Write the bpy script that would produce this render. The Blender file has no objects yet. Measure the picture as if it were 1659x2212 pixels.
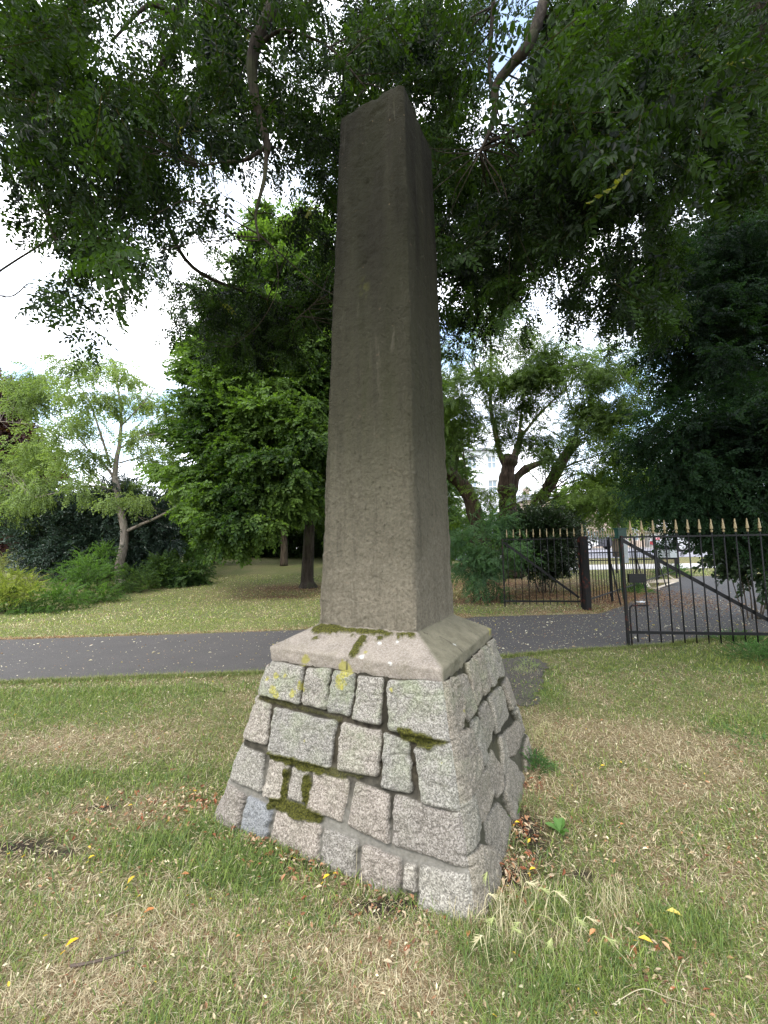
import bpy, math, random
import numpy as np
random.seed(7); RNG = np.random.default_rng(11)
C = bpy.context.scene.collection
R = math.radians
# ------------------------------------------------------------------ camera model (display px 1659x2212)
TH, PH, F, HC = 0.090, 0.0145, 868.0, 1.5
CXP, CYP = 829.5, 1106.0
_fw = np.array([0, math.cos(TH), math.sin(TH)]); _r0 = np.array([1., 0, 0]); _u0 = np.array([0, -math.sin(TH), math.cos(TH)])
_r = math.cos(PH)*_r0 - math.sin(PH)*_u0; _u = math.cos(PH)*_u0 + math.sin(PH)*_r0
O = np.array([0, 0, HC])
def ray(x, y):
    return _fw + _r*((x-CXP)/F) + _u*(-(y-CYP)/F)
def at(x, y, Y):                      # pixel seen at world depth Y
    d = ray(x, y); return O + d*(Y/d[1])
def sstep(t):
    t = np.clip(t, 0, 1); return t*t*(3-2*t)
def gz(x, y):                         # ground height
    x = np.asarray(x, float); y = np.asarray(y, float)
    return 1.12*sstep((y-10)/22) + .25*sstep((-x-3)/14)*sstep((y-8)/14)
def to_px(P):
    d = np.asarray(P)-O; z = d@_fw; return np.stack([CXP+F*(d@_r)/z, CYP-F*(d@_u)/z], -1)
def gnd(x, y):                        # pixel to ground point
    d = ray(x, y); t = HC/max(-d[2], .004)
    t = min(t, 200)
    for _ in range(60):
        P = O+d*t; g = float(gz(P[0], P[1])); t2 = (HC-g)/max(-d[2], .004); t = .6*t+.4*min(t2, 200)
    P = O+d*t; P[2] = float(gz(P[0], P[1])); return P
# ------------------------------------------------------------------ noise
def _h(ix, iy, iz, s):
    n = (ix*374761393 + iy*668265263 + iz*2147483647 + s*974634777) & 0xffffffff
    n = ((n ^ (n >> 13))*1274126177) & 0xffffffff
    n = (n ^ (n >> 16)) & 0xffffffff
    return n/4294967295.0
def vnoise(P, s=0):
    P = np.asarray(P, float); i = np.floor(P).astype(np.int64); f = P-i; f = f*f*(3-2*f)
    x, y, z = i[..., 0], i[..., 1], i[..., 2]; fx, fy, fz = f[..., 0], f[..., 1], f[..., 2]
    r = 0
    for a in (0, 1):
        for b in (0, 1):
            for c in (0, 1):
                r = r + _h(x+a, y+b, z+c, s)*(fx if a else 1-fx)*(fy if b else 1-fy)*(fz if c else 1-fz)
    return r
def fbm(P, s=0, o=4):
    P = np.asarray(P, float); r = 0; a = .5; t = 0
    for k in range(o):
        r = r + a*vnoise(P*(2**k), s+k*17); t += a; a *= .5
    return r/t
def n2(x, y, sc, s=0, o=3):
    return fbm(np.stack([np.asarray(x)*sc, np.asarray(y)*sc, np.zeros_like(x)+.37], -1), s, o)
# ------------------------------------------------------------------ object helpers
OFF = {}
def mesh_np(name, V, F_, mat, parent=None, col=None, attrs=None, smooth=False, origin=None):
    """V (n,3); F_ list of int arrays (m,k) of any k"""
    V = np.asarray(V, np.float32)
    me = bpy.data.meshes.new(name); me.vertices.add(len(V)); me.vertices.foreach_set('co', V.ravel())
    F_ = [np.asarray(f, np.int32) for f in F_ if len(f)]
    loops = np.concatenate([f.ravel() for f in F_]); cnt = np.concatenate([np.full(len(f), f.shape[1], np.int32) for f in F_])
    st = np.concatenate([[0], np.cumsum(cnt)[:-1]]).astype(np.int32)
    me.loops.add(len(loops)); me.loops.foreach_set('vertex_index', loops)
    me.polygons.add(len(cnt)); me.polygons.foreach_set('loop_start', st)
    me.polygons.foreach_set('use_smooth', np.full(len(cnt), smooth, bool))
    me.update(calc_edges=True)
    if col is not None:
        a = me.color_attributes.new('Col', 'FLOAT_COLOR', 'POINT')
        c = np.ones((len(V), 4), np.float32); c[:, :3] = col; a.data.foreach_set('color', c.ravel())
    for k, v in (attrs or {}).items():
        a = me.attributes.new(k, 'FLOAT', 'POINT'); a.data.foreach_set('value', np.asarray(v, np.float32))
    me.validate()
    if mat: me.materials.append(mat)
    o = bpy.data.objects.new(name, me); C.objects.link(o)
    L = None
    if parent is not None:
        o.parent = parent; L = OFF[parent.name]
    elif origin is not None:
        L = np.array(origin, np.float32); o.location = [float(v) for v in L]
    if L is not None:
        me.vertices.foreach_set('co', (V - np.array(L, np.float32)).astype(np.float32).ravel()); me.update()
    OFF[o.name] = np.array(L if L is not None else (0, 0, 0), np.float32)
    return o
def tag(o, label=None, cat=None, group=None, kind=None):
    if label: o['label'] = label
    if cat: o['category'] = cat
    if group: o['group'] = group
    if kind: o['kind'] = kind
    return o
def thing(name, loc, label, cat, group=None):
    o = bpy.data.objects.new(name, None); C.objects.link(o); o.location = [float(v) for v in loc]; o.empty_display_size = .2; OFF[o.name] = np.array(loc, np.float32)
    return tag(o, label, cat, group)
class MB:
    def __init__(s): s.V = []; s.F = {}; s.n = 0; s.c = []
    def add(s, V, faces, col=None):
        V = np.asarray(V, float); s.V.append(V)
        for f in faces:
            f = np.asarray(f); f = f.reshape(-1, f.shape[-1]); s.F.setdefault(f.shape[1], []).append(f+s.n)
        s.n += len(V)
        s.c.append(np.broadcast_to(np.array(col if col is not None else (1, 1, 1), float), (len(V), 3)))
    def box(s, c, sx, sy, sz, rot=0, axes=None, col=None):
        k = np.array([[a, b, d] for a in (-.5, .5) for b in (-.5, .5) for d in (-.5, .5)])*[sx, sy, sz]
        if axes is None:
            ca, sa = math.cos(rot), math.sin(rot); axes = np.array([[ca, sa, 0], [-sa, ca, 0], [0, 0, 1.]])
        k = k@axes + np.asarray(c, float)
        s.add(k, [np.array([[0, 1, 3, 2], [4, 6, 7, 5], [0, 4, 5, 1], [2, 3, 7, 6], [0, 2, 6, 4], [1, 5, 7, 3]])], col)
    def bar(s, a, b, w, d=None, up=(0, 0, 1), col=None):
        a = np.asarray(a, float); b = np.asarray(b, float); L = np.linalg.norm(b-a); x = (b-a)/L
        up = np.asarray(up, float); y = np.cross(up, x)
        if np.linalg.norm(y) < 1e-4: y = np.cross([1, 0, 0.], x)
        y /= np.linalg.norm(y); z = np.cross(x, y)
        s.box((a+b)/2, L, w, d or w, axes=np.array([x, y, z]), col=col)
    def tube(s, P, rad, k=6, col=None, cap=True):
        P = np.asarray(P, float); n = len(P); rad = np.broadcast_to(np.asarray(rad, float), (n,))
        T = np.gradient(P, axis=0); T /= np.linalg.norm(T, axis=1)[:, None]+1e-9
        ref = np.array([.31, .17, .93]); ref = ref/np.linalg.norm(ref)
        if abs(T[0]@ref) > .9: ref = np.array([.9, .3, .1])
        A = np.cross(T, ref); A /= np.linalg.norm(A, axis=1)[:, None]+1e-9; B = np.cross(T, A)
        th = np.arange(k)*2*math.pi/k
        V = P[:, None]+rad[:, None, None]*(np.cos(th)[None, :, None]*A[:, None]+np.sin(th)[None, :, None]*B[:, None])
        i = np.arange(n-1)[:, None]*k; j = np.arange(k)[None]; j2 = (j+1) % k
        Fq = np.stack([i+j, i+j2, i+k+j2, i+k+j], -1).reshape(-1, 4)
        fs = [Fq]
        if cap: fs += [np.arange(k)[None, ::-1], (n-1)*k+np.arange(k)[None]]
        s.add(V.reshape(-1, 3), fs, col)
    def build(s, name, mat, parent=None, smooth=False, color=False, origin=None):
        return mesh_np(name, np.concatenate(s.V), [np.concatenate(f) for f in s.F.values()], mat, parent, col=np.concatenate(s.c) if color else None, smooth=smooth, origin=origin)
def smooth_line(pts, n=12):
    """Catmull-Rom through pts"""
    P = np.asarray(pts, float)
    if len(P) < 3: return P[0]+(P[-1]-P[0])*np.linspace(0, 1, n)[:, None]
    Q = np.vstack([2*P[0]-P[1], P, 2*P[-1]-P[-2]]); out = []
    for i in range(1, len(Q)-2):
        t = np.linspace(0, 1, n, endpoint=False)[:, None]; a, b, c, d = Q[i-1:i+3]
        out.append(.5*(2*b+(c-a)*t+(2*a-5*b+4*c-d)*t**2+(3*b-a-3*c+d)*t**3))
    return np.vstack(out+[P[-1:]])
# ------------------------------------------------------------------ materials
def newmat(name):
    m = bpy.data.materials.new(name); m.use_nodes = True; nt = m.node_tree; nt.nodes.clear()
    return m, nt, nt.nodes, nt.links
class G:
    """tiny node graph helper"""
    def __init__(s, name):
        s.m, s.nt, s.N, s.L = newmat(name); s.out = s.N.new('ShaderNodeOutputMaterial')
        s.tc = s.N.new('ShaderNodeTexCoord').outputs['Object']
    def node(s, t, **k):
        n = s.N.new(t)
        for a, v in k.items():
            if a.startswith('_'): setattr(n, a[1:], v)
        return n
    def inp(s, sock, v):
        if hasattr(v, 'is_output') or isinstance(v, bpy.types.NodeSocket): s.L.new(v, sock)
        else: sock.default_value = v
    def noise(s, sc, det=4, rough=.6, vec=None, dist=0, out='Fac'):
        n = s.N.new('ShaderNodeTexNoise'); n.inputs['Scale'].default_value = sc; n.inputs['Detail'].default_value = det
        n.inputs['Roughness'].default_value = rough; n.inputs['Distortion'].default_value = dist
        s.L.new(vec or s.tc, n.inputs['Vector']); return n.outputs[out]
    def vor(s, sc, vec=None, out='Distance', feat='F1'):
        n = s.N.new('ShaderNodeTexVoronoi'); n.feature = feat; n.inputs['Scale'].default_value = sc; s.L.new(vec or s.tc, n.inputs['Vector']); return n.outputs[out]
    def map(s, scale=(1, 1, 1), vec=None):
        n = s.N.new('ShaderNodeMapping'); n.inputs['Scale'].default_value = scale; s.L.new(vec or s.tc, n.inputs['Vector']); return n.outputs[0]
    def ramp(s, fac, stops):
        n = s.N.new('ShaderNodeValToRGB'); e = n.color_ramp.elements
        while len(e) < len(stops): e.new(.5)
        for el, (p, c) in zip(e, stops):
            el.position = p; el.color = (*c, 1) if len(c) == 3 else c
        s.L.new(fac, n.inputs[0]); return n.outputs[0]
    def rng(s, v, a, b, c=0., d=1.):
        n = s.N.new('ShaderNodeMapRange'); n.clamp = True
        s.inp(n.inputs[0], v)
        for i, q in enumerate((a, b, c, d)): n.inputs[i+1].default_value = q
        return n.outputs[0]
    def mix(s, f, a, b, mode='MIX'):
        n = s.N.new('ShaderNodeMix'); n.data_type = 'RGBA'; n.blend_type = mode
        s.inp(n.inputs[0], f)
        for sock, v in ((n.inputs[6], a), (n.inputs[7], b)):
            if isinstance(v, tuple): sock.default_value = (*v, 1)
            else: s.L.new(v, sock)
        return n.outputs[2]
    def math(s, op, a, b=None):
        n = s.N.new('ShaderNodeMath'); n.operation = op; s.inp(n.inputs[0], a)
        if b is not None: s.inp(n.inputs[1], b)
        return n.outputs[0]
    def attr(s, name, out='Fac'):
        n = s.N.new('ShaderNodeAttribute'); n.attribute_name = name; return n.outputs[out]
    def geo(s, out): return s.N.new('ShaderNodeNewGeometry').outputs[out]
    def bump(s, h, strength=.5, dist=.01, normal=None):
        n = s.N.new('ShaderNodeBump'); n.inputs['Strength'].default_value = strength; n.inputs['Distance'].default_value = dist
        s.L.new(h, n.inputs['Height'])
        if normal: s.L.new(normal, n.inputs['Normal'])
        return n.outputs[0]
    def principled(s, col, rough=.9, metal=0, normal=None, spec=.3):
        n = s.N.new('ShaderNodeBsdfPrincipled')
        if isinstance(col, tuple): n.inputs['Base Color'].default_value = (*col, 1)
        else: s.L.new(col, n.inputs['Base Color'])
        s.inp(n.inputs['Roughness'], rough); n.inputs['Metallic'].default_value = metal; n.inputs['Specular IOR Level'].default_value = spec
        if normal: s.L.new(normal, n.inputs['Normal'])
        s.L.new(n.outputs[0], s.out.inputs[0]); return n
def leafmat(name, trans=.35, rough=.45, spec=.35, tint=(1.5, 1.6, .55)):
    g = G(name); col = g.attr('Col', 'Color')
    p = g.principled(col, rough, spec=spec)
    t = g.N.new('ShaderNodeBsdfTranslucent'); tc = g.mix(1., col, tint, 'MULTIPLY'); g.L.new(tc, t.inputs[0])
    m = g.N.new('ShaderNodeMixShader'); m.inputs[0].default_value = trans
    g.L.new(p.outputs[0], m.inputs[1]); g.L.new(t.outputs[0], m.inputs[2]); g.L.new(m.outputs[0], g.out.inputs[0])
    return g.m
def simple(name, col, rough=.7, metal=0, var=.25, sc=6, bump=0.2, spec=.3):
    g = G(name); n = g.noise(sc, 5, .65)
    c = g.mix(g.rng(n, .35, .7), tuple(v*(1-var) for v in col), tuple(min(1, v*(1+var)) for v in col))
    g.principled(c, rough, metal, g.bump(g.noise(sc*12, 3), bump, .004), spec); return g.m
def barkmat(name, a, b, sc=1.):
    g = G(name); v = g.map((14*sc, 14*sc, 2.2*sc)); n = g.noise(1, 6, .65, v, .6); n2_ = g.noise(3*sc, 4)
    c = g.mix(g.rng(n, .35, .65), a, b); c = g.mix(g.rng(n2_, .5, .7, 0, .35), c, (.07, .09, .035))
    g.principled(c, .95, 0, g.bump(n, .9, .05), .15); return g.m
M = {}
M['leaf'] = leafmat('leaf_dark', .42, .5, .18, (1.8, 1.8, .45))
M['leaf_soft'] = leafmat('leaf_soft', .45, .55, .25)
M['leaf_shiny'] = leafmat('leaf_shiny', .12, .35, .45)
M['grass'] = leafmat('grass_blade', .3, .6, .2, (1.25, 1.25, .7))
M['litter'] = leafmat('litter', .15, .7, .2, (1.2, 1., .6))
M['bark'] = barkmat('bark_brown', (.035, .026, .02), (.12, .095, .07))
M['bark_dark'] = barkmat('bark_dark', (.018, .014, .011), (.06, .048, .037))
M['bark_gnarl'] = barkmat('bark_gnarled', (.014, .010, .008), (.09, .062, .045), .8)
M['bark_pale'] = barkmat('bark_pale', (.17, .14, .12), (.3, .26, .22), 1.2)
M['iron'] = simple('black_painted_iron', (.007, .007, .0075), .5, 0, .4, 30, .25, .25)
def rustmat():
    g = G('rusty_black_iron'); n = g.noise(9, 5, .7)
    c = g.mix(g.rng(n, .55, .62), (.007, .007, .007), (.10, .03, .02)); g.principled(c, g.rng(n, .55, .62, .45, .9), 0, g.bump(n, .3, .004), .25); return g.m
M['rust'] = rustmat()
M['gold'] = simple('gold_paint', (.27, .21, .11), .45, .35, .2, 60, .1, .5)
M['green_paint'] = simple('dark_green_paint', (.02, .06, .045), .5, 0, .2, 20)
M['sheet'] = simple('weathered_sheet', (.42, .45, .45), .6, .1, .15, 20)
M['wood'] = simple('pale_wood', (.62, .53, .42), .8, 0, .15, 12)
M['white'] = simple('white_paper', (.8, .8, .8), .8, 0, .03, 20)
# ------------------------------------------------------------------ world, sun, camera
def world():
    w = bpy.data.worlds.new('World'); bpy.context.scene.world = w; w.use_nodes = True; nt = w.node_tree; nt.nodes.clear()
    N, L = nt.nodes, nt.links
    out = N.new('ShaderNodeOutputWorld'); bg = N.new('ShaderNodeBackground'); sky = N.new('ShaderNodeTexSky')
    sky.sky_type = 'NISHITA'; sky.sun_disc = False; sky.sun_elevation = R(SUN_EL); sky.sun_rotation = R(SUN_AZ); sky.dust_density = 1.5
    tc = N.new('ShaderNodeTexCoord'); mp = N.new('ShaderNodeMapping'); mp.inputs['Scale'].default_value = (1, 1, 1.8)
    L.new(tc.outputs['Generated'], mp.inputs[0])
    no = N.new('ShaderNodeTexNoise'); no.inputs['Scale'].default_value = 2.6; no.inputs['Detail'].default_value = 7; no.inputs['Roughness'].default_value = .6
    L.new(mp.outputs[0], no.inputs[0])
    mr = N.new('ShaderNodeMapRange'); mr.inputs[1].default_value = .36; mr.inputs[2].default_value = .52; L.new(no.outputs[0], mr.inputs[0])
    no2 = N.new('ShaderNodeTexNoise'); no2.inputs['Scale'].default_value = 6; no2.inputs['Detail'].default_value = 5; L.new(mp.outputs[0], no2.inputs[0])
    cr = N.new('ShaderNodeValToRGB'); cr.color_ramp.elements[0].color = (11, 12.4, 14.5, 1); cr.color_ramp.elements[1].color = (19, 19.2, 19.8, 1)
    cr.color_ramp.elements[0].position = .35; cr.color_ramp.elements[1].position = .62; L.new(no2.outputs[0], cr.inputs[0])
    sc = N.new('ShaderNodeMix'); sc.data_type = 'RGBA'; sc.blend_type = 'MULTIPLY'; sc.inputs[0].default_value = 1; sc.inputs[7].default_value = (2.6, 2.5, 2.3, 1)
    L.new(sky.outputs[0], sc.inputs[6])
    fac = mr.outputs[0]
    for (dv, a_, b_) in ((ray(1085, 60), .9955, .9985), (ray(975, 745), .997, .9988), (ray(20, 850), .996, .9985)):
        dv = dv/np.linalg.norm(dv); vm = N.new('ShaderNodeVectorMath'); vm.operation = 'DOT_PRODUCT'; vm.inputs[1].default_value = [float(q) for q in dv]; L.new(tc.outputs['Generated'], vm.inputs[0])
        ad = N.new('ShaderNodeMath'); ad.operation = 'MULTIPLY_ADD'; L.new(no2.outputs[0], ad.inputs[0]); ad.inputs[1].default_value = .004; L.new(vm.outputs['Value'], ad.inputs[2])
        hr = N.new('ShaderNodeMapRange'); hr.inputs[1].default_value = a_+.002; hr.inputs[2].default_value = b_+.002; hr.inputs[3].default_value = 1; hr.inputs[4].default_value = .08; L.new(ad.outputs[0], hr.inputs[0])
        mu = N.new('ShaderNodeMath'); mu.operation = 'MULTIPLY'; L.new(fac, mu.inputs[0]); L.new(hr.outputs[0], mu.inputs[1]); fac = mu.outputs[0]
    mx = N.new('ShaderNodeMix'); mx.data_type = 'RGBA'; L.new(fac, mx.inputs[0]); L.new(sc.outputs[2], mx.inputs[6]); L.new(cr.outputs[0], mx.inputs[7])
    L.new(mx.outputs[2], bg.inputs[0]); bg.inputs[1].default_value = .11; L.new(bg.outputs[0], out.inputs[0])
SUN_EL, SUN_AZ = 52, 215        # behind the camera, to the left, through thin cloud
world()
sl = bpy.data.lights.new('sun', 'SUN'); sl.energy = 1.3; sl.angle = R(14); sl.color = (1, .95, .87)
so = bpy.data.objects.new('sun', sl); C.objects.link(so)
_az = R(SUN_AZ); sd = np.array([math.sin(_az)*math.cos(R(SUN_EL)), math.cos(_az)*math.cos(R(SUN_EL)), math.sin(R(SUN_EL))])
import mathutils
so.rotation_euler = mathutils.Vector(sd).to_track_quat('Z', 'Y').to_euler(); so.location = (0, -5, 30)
cam = bpy.data.cameras.new('camera'); co = bpy.data.objects.new('camera', cam); C.objects.link(co)
cam.sensor_fit = 'VERTICAL'; cam.sensor_height = 34.6; cam.sensor_width = 26; cam.lens = F/2212*34.6
cam.clip_start = .02; cam.clip_end = 900
mw = mathutils.Matrix.Identity(4)
for i in range(3): mw[i][0] = _r[i]; mw[i][1] = _u[i]; mw[i][2] = -_fw[i]; mw[i][3] = O[i]
co.matrix_world = mw
S = bpy.context.scene; S.camera = co
S.view_settings.view_transform = 'Standard'; S.view_settings.look = 'None'; S.view_settings.exposure = 1.1
S.cycles.use_denoising = True; S.cycles.max_bounces = 6; S.cycles.transparent_max_bounces = 8
# ------------------------------------------------------------------ ground plan from the photograph
path_near = [(-900, 1490), (-300, 1483), (0, 1475), (150, 1468), (300, 1462), (450, 1457), (560, 1453), (760, 1440), (950, 1426), (1092, 1417), (1215, 1406), (1360, 1398), (1450, 1392), (1501, 1383), (1659, 1371), (1900, 1355)]
path_far = [(1466, 1246), (1400, 1278), (1345, 1308), (1290, 1326), (1237, 1327), (1150, 1329), (1021, 1333), (985, 1338), (850, 1350), (690, 1359), (350, 1371), (150, 1377), (0, 1382), (-300, 1392), (-900, 1410)]
gate_side = [(1900, 1300), (1800, 1268), (1560, 1243)]
path_poly = np.array([gnd(*p)[:2] for p in path_near+gate_side+path_far])
mud_poly = np.array([gnd(*p)[:2] for p in [(1075, 1425), (1150, 1416), (1185, 1440), (1180, 1480), (1170, 1520), (1120, 1530), (1085, 1500)]])
def poly_sd(px, py, poly):
    """signed distance (positive inside)"""
    px = np.asarray(px, float); py = np.asarray(py, float); d = np.full(px.shape, 1e9); ins = np.zeros(px.shape, bool)
    n = len(poly)
    for i in range(n):
        ax, ay = poly[i]; bx, by = poly[(i+1) % n]
        ex, ey = bx-ax, by-ay; L2 = ex*ex+ey*ey+1e-12
        t = np.clip(((px-ax)*ex+(py-ay)*ey)/L2, 0, 1)
        d = np.minimum(d, np.hypot(px-ax-t*ex, py-ay-t*ey))
        c = ((ay > py) != (by > py)); xx = (bx-ax)*(py-ay)/((by-ay) if abs(by-ay) > 1e-12 else 1e-12)+ax
        ins ^= c & (px < xx)
    return np.where(ins, d, -d)
def ell(px, list_):
    """soft mask of image-placed ground patches: list of (x, y, rx_m, ry_m)"""
    m = 0
    X, Y = px
    for (x, y, rx, ry) in list_:
        c = gnd(x, y); q = ((X-c[0])/rx)**2+((Y-c[1])/ry)**2
        m = np.maximum(m, np.exp(-q))
    return m
soil = [(40, 1830, .22, .06), (110, 1845, .12, .04), (215, 1745, .12, .04), (690, 1850, .16, .07), (640, 1815, .2, .05), (850, 1960, .25, .07), (1130, 1800, .12, .2), (1110, 1900, .12, .12), (1240, 1900, .10, .03)]
brown = [(625, 1270, 1.9, .9), (600, 1290, 1.3, .4), (1090, 1262, 3.0, 1.6), (1150, 1290, 1.5, .5), (1350, 1290, 1.2, 1.2), (1310, 1300, 1., .8), (1000, 1300, 2, .5)]
lush = [(60, 1520, 1.2, .35), (60, 1690, .9, .15), (230, 1500, 1., .2), (330, 1830, .25, .12), (500, 1860, .3, .12), (450, 1790, .2, .1), (1480, 2020, .2, .08), (1330, 2090, .15, .06), (1600, 1430, .6, .5), (1500, 1420, .6, .25), (1180, 1490, .2, .3), (1150, 1960, .2, .08), (1250, 2130, .2, .06), (1600, 1560, .4, .2)]
dryp = [(200, 1600, 1.2, .25), (1330, 1600, .8, .3), (1250, 1480, .4, .3), (1400, 1700, .5, .2), (400, 2000, .3, .12), (700, 2050, .4, .1), (1150, 1700, .2, .2), (150, 2150, .3, .08), (900, 2150, .3, .08), (300, 1990, .12, .04)]
def patches(x, y):
    w = n2(x, y, 3.1, 5)-.5; w2 = n2(x, y, 9., 8)-.5
    xx = x+.12*w+.05*w2; yy = y+.12*w2
    return ell((xx, yy), soil), ell((xx, yy), brown), ell((xx, yy), lush), ell((xx, yy), dryp)
def dryness(x, y, P=None):
    s_, b_, l_, d_ = P or patches(x, y)
    base = .52+1.5*(n2(x, y, 1.3, 3, 4)-.5)+.8*(n2(x, y, 7, 4, 3)-.5)
    far = sstep((y-4.5)/2.)*(x < 3.2)          # the lawn beyond the path is greener
    base = base*(1-.45*far)+.06*far
    return np.clip(base+.5*d_-.75*l_+.2*b_, 0, 1)
# ------------------------------------------------------------------ ground sheet
def grid_axis(lo, hi, near, step, grow):
    out = [0.]; s = step
    while out[-1] < hi:
        out.append(out[-1]+s)
        if out[-1] > near: s *= grow
    neg = [0.]; s = step
    while neg[-1] > lo:
        neg.append(neg[-1]-s)
        if -neg[-1] > near: s *= grow
    return np.array(neg[::-1][:-1]+out)
gx = grid_axis(-420, 420, 3.2, .045, 1.05); gy = grid_axis(-60, 420, 5, .045, 1.045)
GX, GY = np.meshgrid(gx, gy)
GZ = gz(GX, GY)+.012*(n2(GX, GY, 4, 21)-.5)*(GY < 8)
sp = patches(GX, GY); dr = dryness(GX, GY, sp)
PSD = poly_sd(GX, GY, path_poly)
GZ = np.where(PSD > -.02, gz(GX, GY)-.02, GZ)
nx, ny = len(gx), len(gy)
ii = np.arange(nx-1)[None]+np.arange(ny-1)[:, None]*nx
Fg = np.stack([ii, ii+1, ii+1+nx, ii+nx], -1).reshape(-1, 4)
g = G('lawn_soil_and_turf')
n1 = g.noise(55, 6, .75); n3 = g.noise(9, 5, .7); dry = g.attr('dry'); so_ = g.attr('soil'); br = g.attr('brown')
gc = g.ramp(n1, [(.3, (.04, .055, .02)), (.5, (.09, .115, .035)), (.68, (.18, .21, .07))])
dc = g.ramp(n1, [(.3, (.06, .042, .022)), (.5, (.19, .15, .08)), (.68, (.38, .32, .19))])
c = g.mix(g.math('ADD', dry, g.rng(n3, .3, .7, -.25, .25)), gc, dc)
bc = g.ramp(n1, [(.3, (.03, .018, .012)), (.5, (.10, .058, .035)), (.7, (.25, .15, .085))])
c = g.mix(g.math('MULTIPLY', br, g.rng(n3, .3, .55, .5, 1)), c, bc)
c = g.mix(so_, c, g.ramp(n1, [(.3, (.012, .009, .007)), (.7, (.06, .045, .035))]))
g.principled(c, .95, 0, g.bump(n1, .8, .03), .1)
ground = tag(mesh_np('ground', np.stack([GX, GY, GZ], -1).reshape(-1, 3), [Fg], g.m, attrs={'dry': dr.ravel(), 'soil': np.clip(sp[0]*1.2, 0, 1).ravel(), 'brown': np.clip(sp[1]*1.1, 0, 1).ravel()}, smooth=True), kind='structure')
# ------------------------------------------------------------------ asphalt path: a grid clipped to the polygon
def sheet(name, poly, step, mat, lift=.004, ragged=.03, box=None):
    lo = poly.min(0); hi = poly.max(0)
    if box: lo = np.maximum(lo, box[0]); hi = np.minimum(hi, box[1])
    xs = np.arange(lo[0], hi[0]+step, step); ys = np.arange(lo[1], hi[1]+step, step)
    X, Y = np.meshgrid(xs, ys); sd_ = poly_sd(X, Y, poly)+ragged*(n2(X, Y, 5, 9)-.5)*2
    k = sd_ > 0; q = k[:-1, :-1] & k[1:, :-1] & k[:-1, 1:] & k[1:, 1:]
    n_ = len(xs); idx = (np.arange(n_-1)[None]+np.arange(len(ys)-1)[:, None]*n_)[q]
    Fq = np.stack([idx, idx+1, idx+1+n_, idx+n_], -1)
    used = np.unique(Fq); rm = np.full(X.size, -1); rm[used] = np.arange(len(used))
    V = np.stack([X, Y, gz(X, Y)+lift], -1).reshape(-1, 3)[used]
    return tag(mesh_np(name, V, [rm[Fq]], mat, attrs={'edge': sd_.ravel()[used]}, smooth=True), kind='structure')
g = G('asphalt')
a1 = g.vor(210); a2 = g.noise(3, 5, .6); a3 = g.noise(90, 4, .7); a4 = g.noise(380, 2)
c = g.mix(g.rng(a3, .3, .7), (.033, .029, .027), (.098, .088, .081)); c = g.mix(g.rng(a4, .58, .68, 0, .8), c, (.15, .148, .148))
c = g.mix(g.rng(a2, .4, .65, 0, .4), c, (.05, .046, .044))
c = g.mix(g.rng(g.math('ADD', g.attr('edge'), g.rng(g.noise(14, 4), .3, .7, -.07, .07)), .02, .12, .85, 0), c, (.13, .095, .06))
g.principled(c, .85, 0, g.bump(a1, .5, .006), .35)
M['asphalt'] = g.m
sheet('path', path_poly, .055, M['asphalt'], lift=.006)
g = G('wet_mud'); c = g.mix(g.rng(g.noise(30, 5, .7), .35, .65), (.03, .026, .022), (.10, .085, .065)); g.principled(c, .8, 0, g.bump(g.noise(40, 4), .5, .01), .4)
sheet('bare_path_spur', mud_poly, .03, g.m, lift=.010, ragged=.16)
# road, far pavement and kerbs beyond the park
rz = 1.12
def quadsheet(name, pts, mat, lift=0.):
    V = [(p[0], p[1], float(gz(p[0], p[1]))+lift) for p in pts]
    return tag(mesh_np(name, V, [np.arange(len(V))[None]], mat), kind='structure')
g = G('road_asphalt'); c = g.mix(g.rng(g.noise(2, 5), .35, .65), (.17, .165, .19), (.25, .24, .27)); g.principled(c, .8, 0, g.bump(g.noise(80, 3), .3, .005)); M['road'] = g.m
M['pave'] = simple('paving', (.42, .40, .39), .85, 0, .12, 3)
M['paint'] = simple('road_paint', (.75, .75, .75), .7, 0, .06, 4)
M['kerb'] = simple('kerb_stone', (.4, .39, .38), .85, 0, .15, 8)
def strip(name, y0, y1, mat, lift, x0=-60, x1=90, bend=.0):
    xs = np.linspace(x0, x1, 60); V = []
    for y in np.linspace(y0, y1, 8):
        for x in xs: V.append((x, y, float(gz(x, y))+lift))
    V = np.array(V); n_ = 60; idx = (np.arange(n_-1)[None]+np.arange(7)[:, None]*n_).ravel()
    return tag(mesh_np(name, V, [np.stack([idx, idx+1, idx+1+n_, idx+n_], -1)], mat), kind='structure')
strip('pavement', 18.6, 20.4, M['pave'], .008, x0=5)
strip('road', 23.3, 34.5, M['road'], .02, x0=4)
strip('far_pavement', 34.6, 38.5, M['pave'], .12, x0=4)
mb = MB()
for x in np.arange(-40, 80, 1.0): mb.box((x+.5, 34.55, rz+.06), .99, .14, .2)
mb.build('kerb', M['kerb']); tag(bpy.data.objects['kerb'], kind='structure')
mb = MB()
for k, (x, y, l, w) in enumerate([(14, 25.0, 5, .12), (20.5, 25.4, 3.5, .5), (16, 27.2, 2.5, .12), (22, 27.4, 2.5, .12), (28, 27.2, 2.5, .12), (10, 27.3, 2.5, .12), (19, 30.2, 6, .35), (26, 24.6, 6, .1), (13, 31.6, 6, .1)]):
    mb.box((x, y, float(gz(x, y))+.026), l, w, .004)
mb.build('road_markings', M['paint']); tag(bpy.data.objects['road_markings'], kind='structure')
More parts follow.
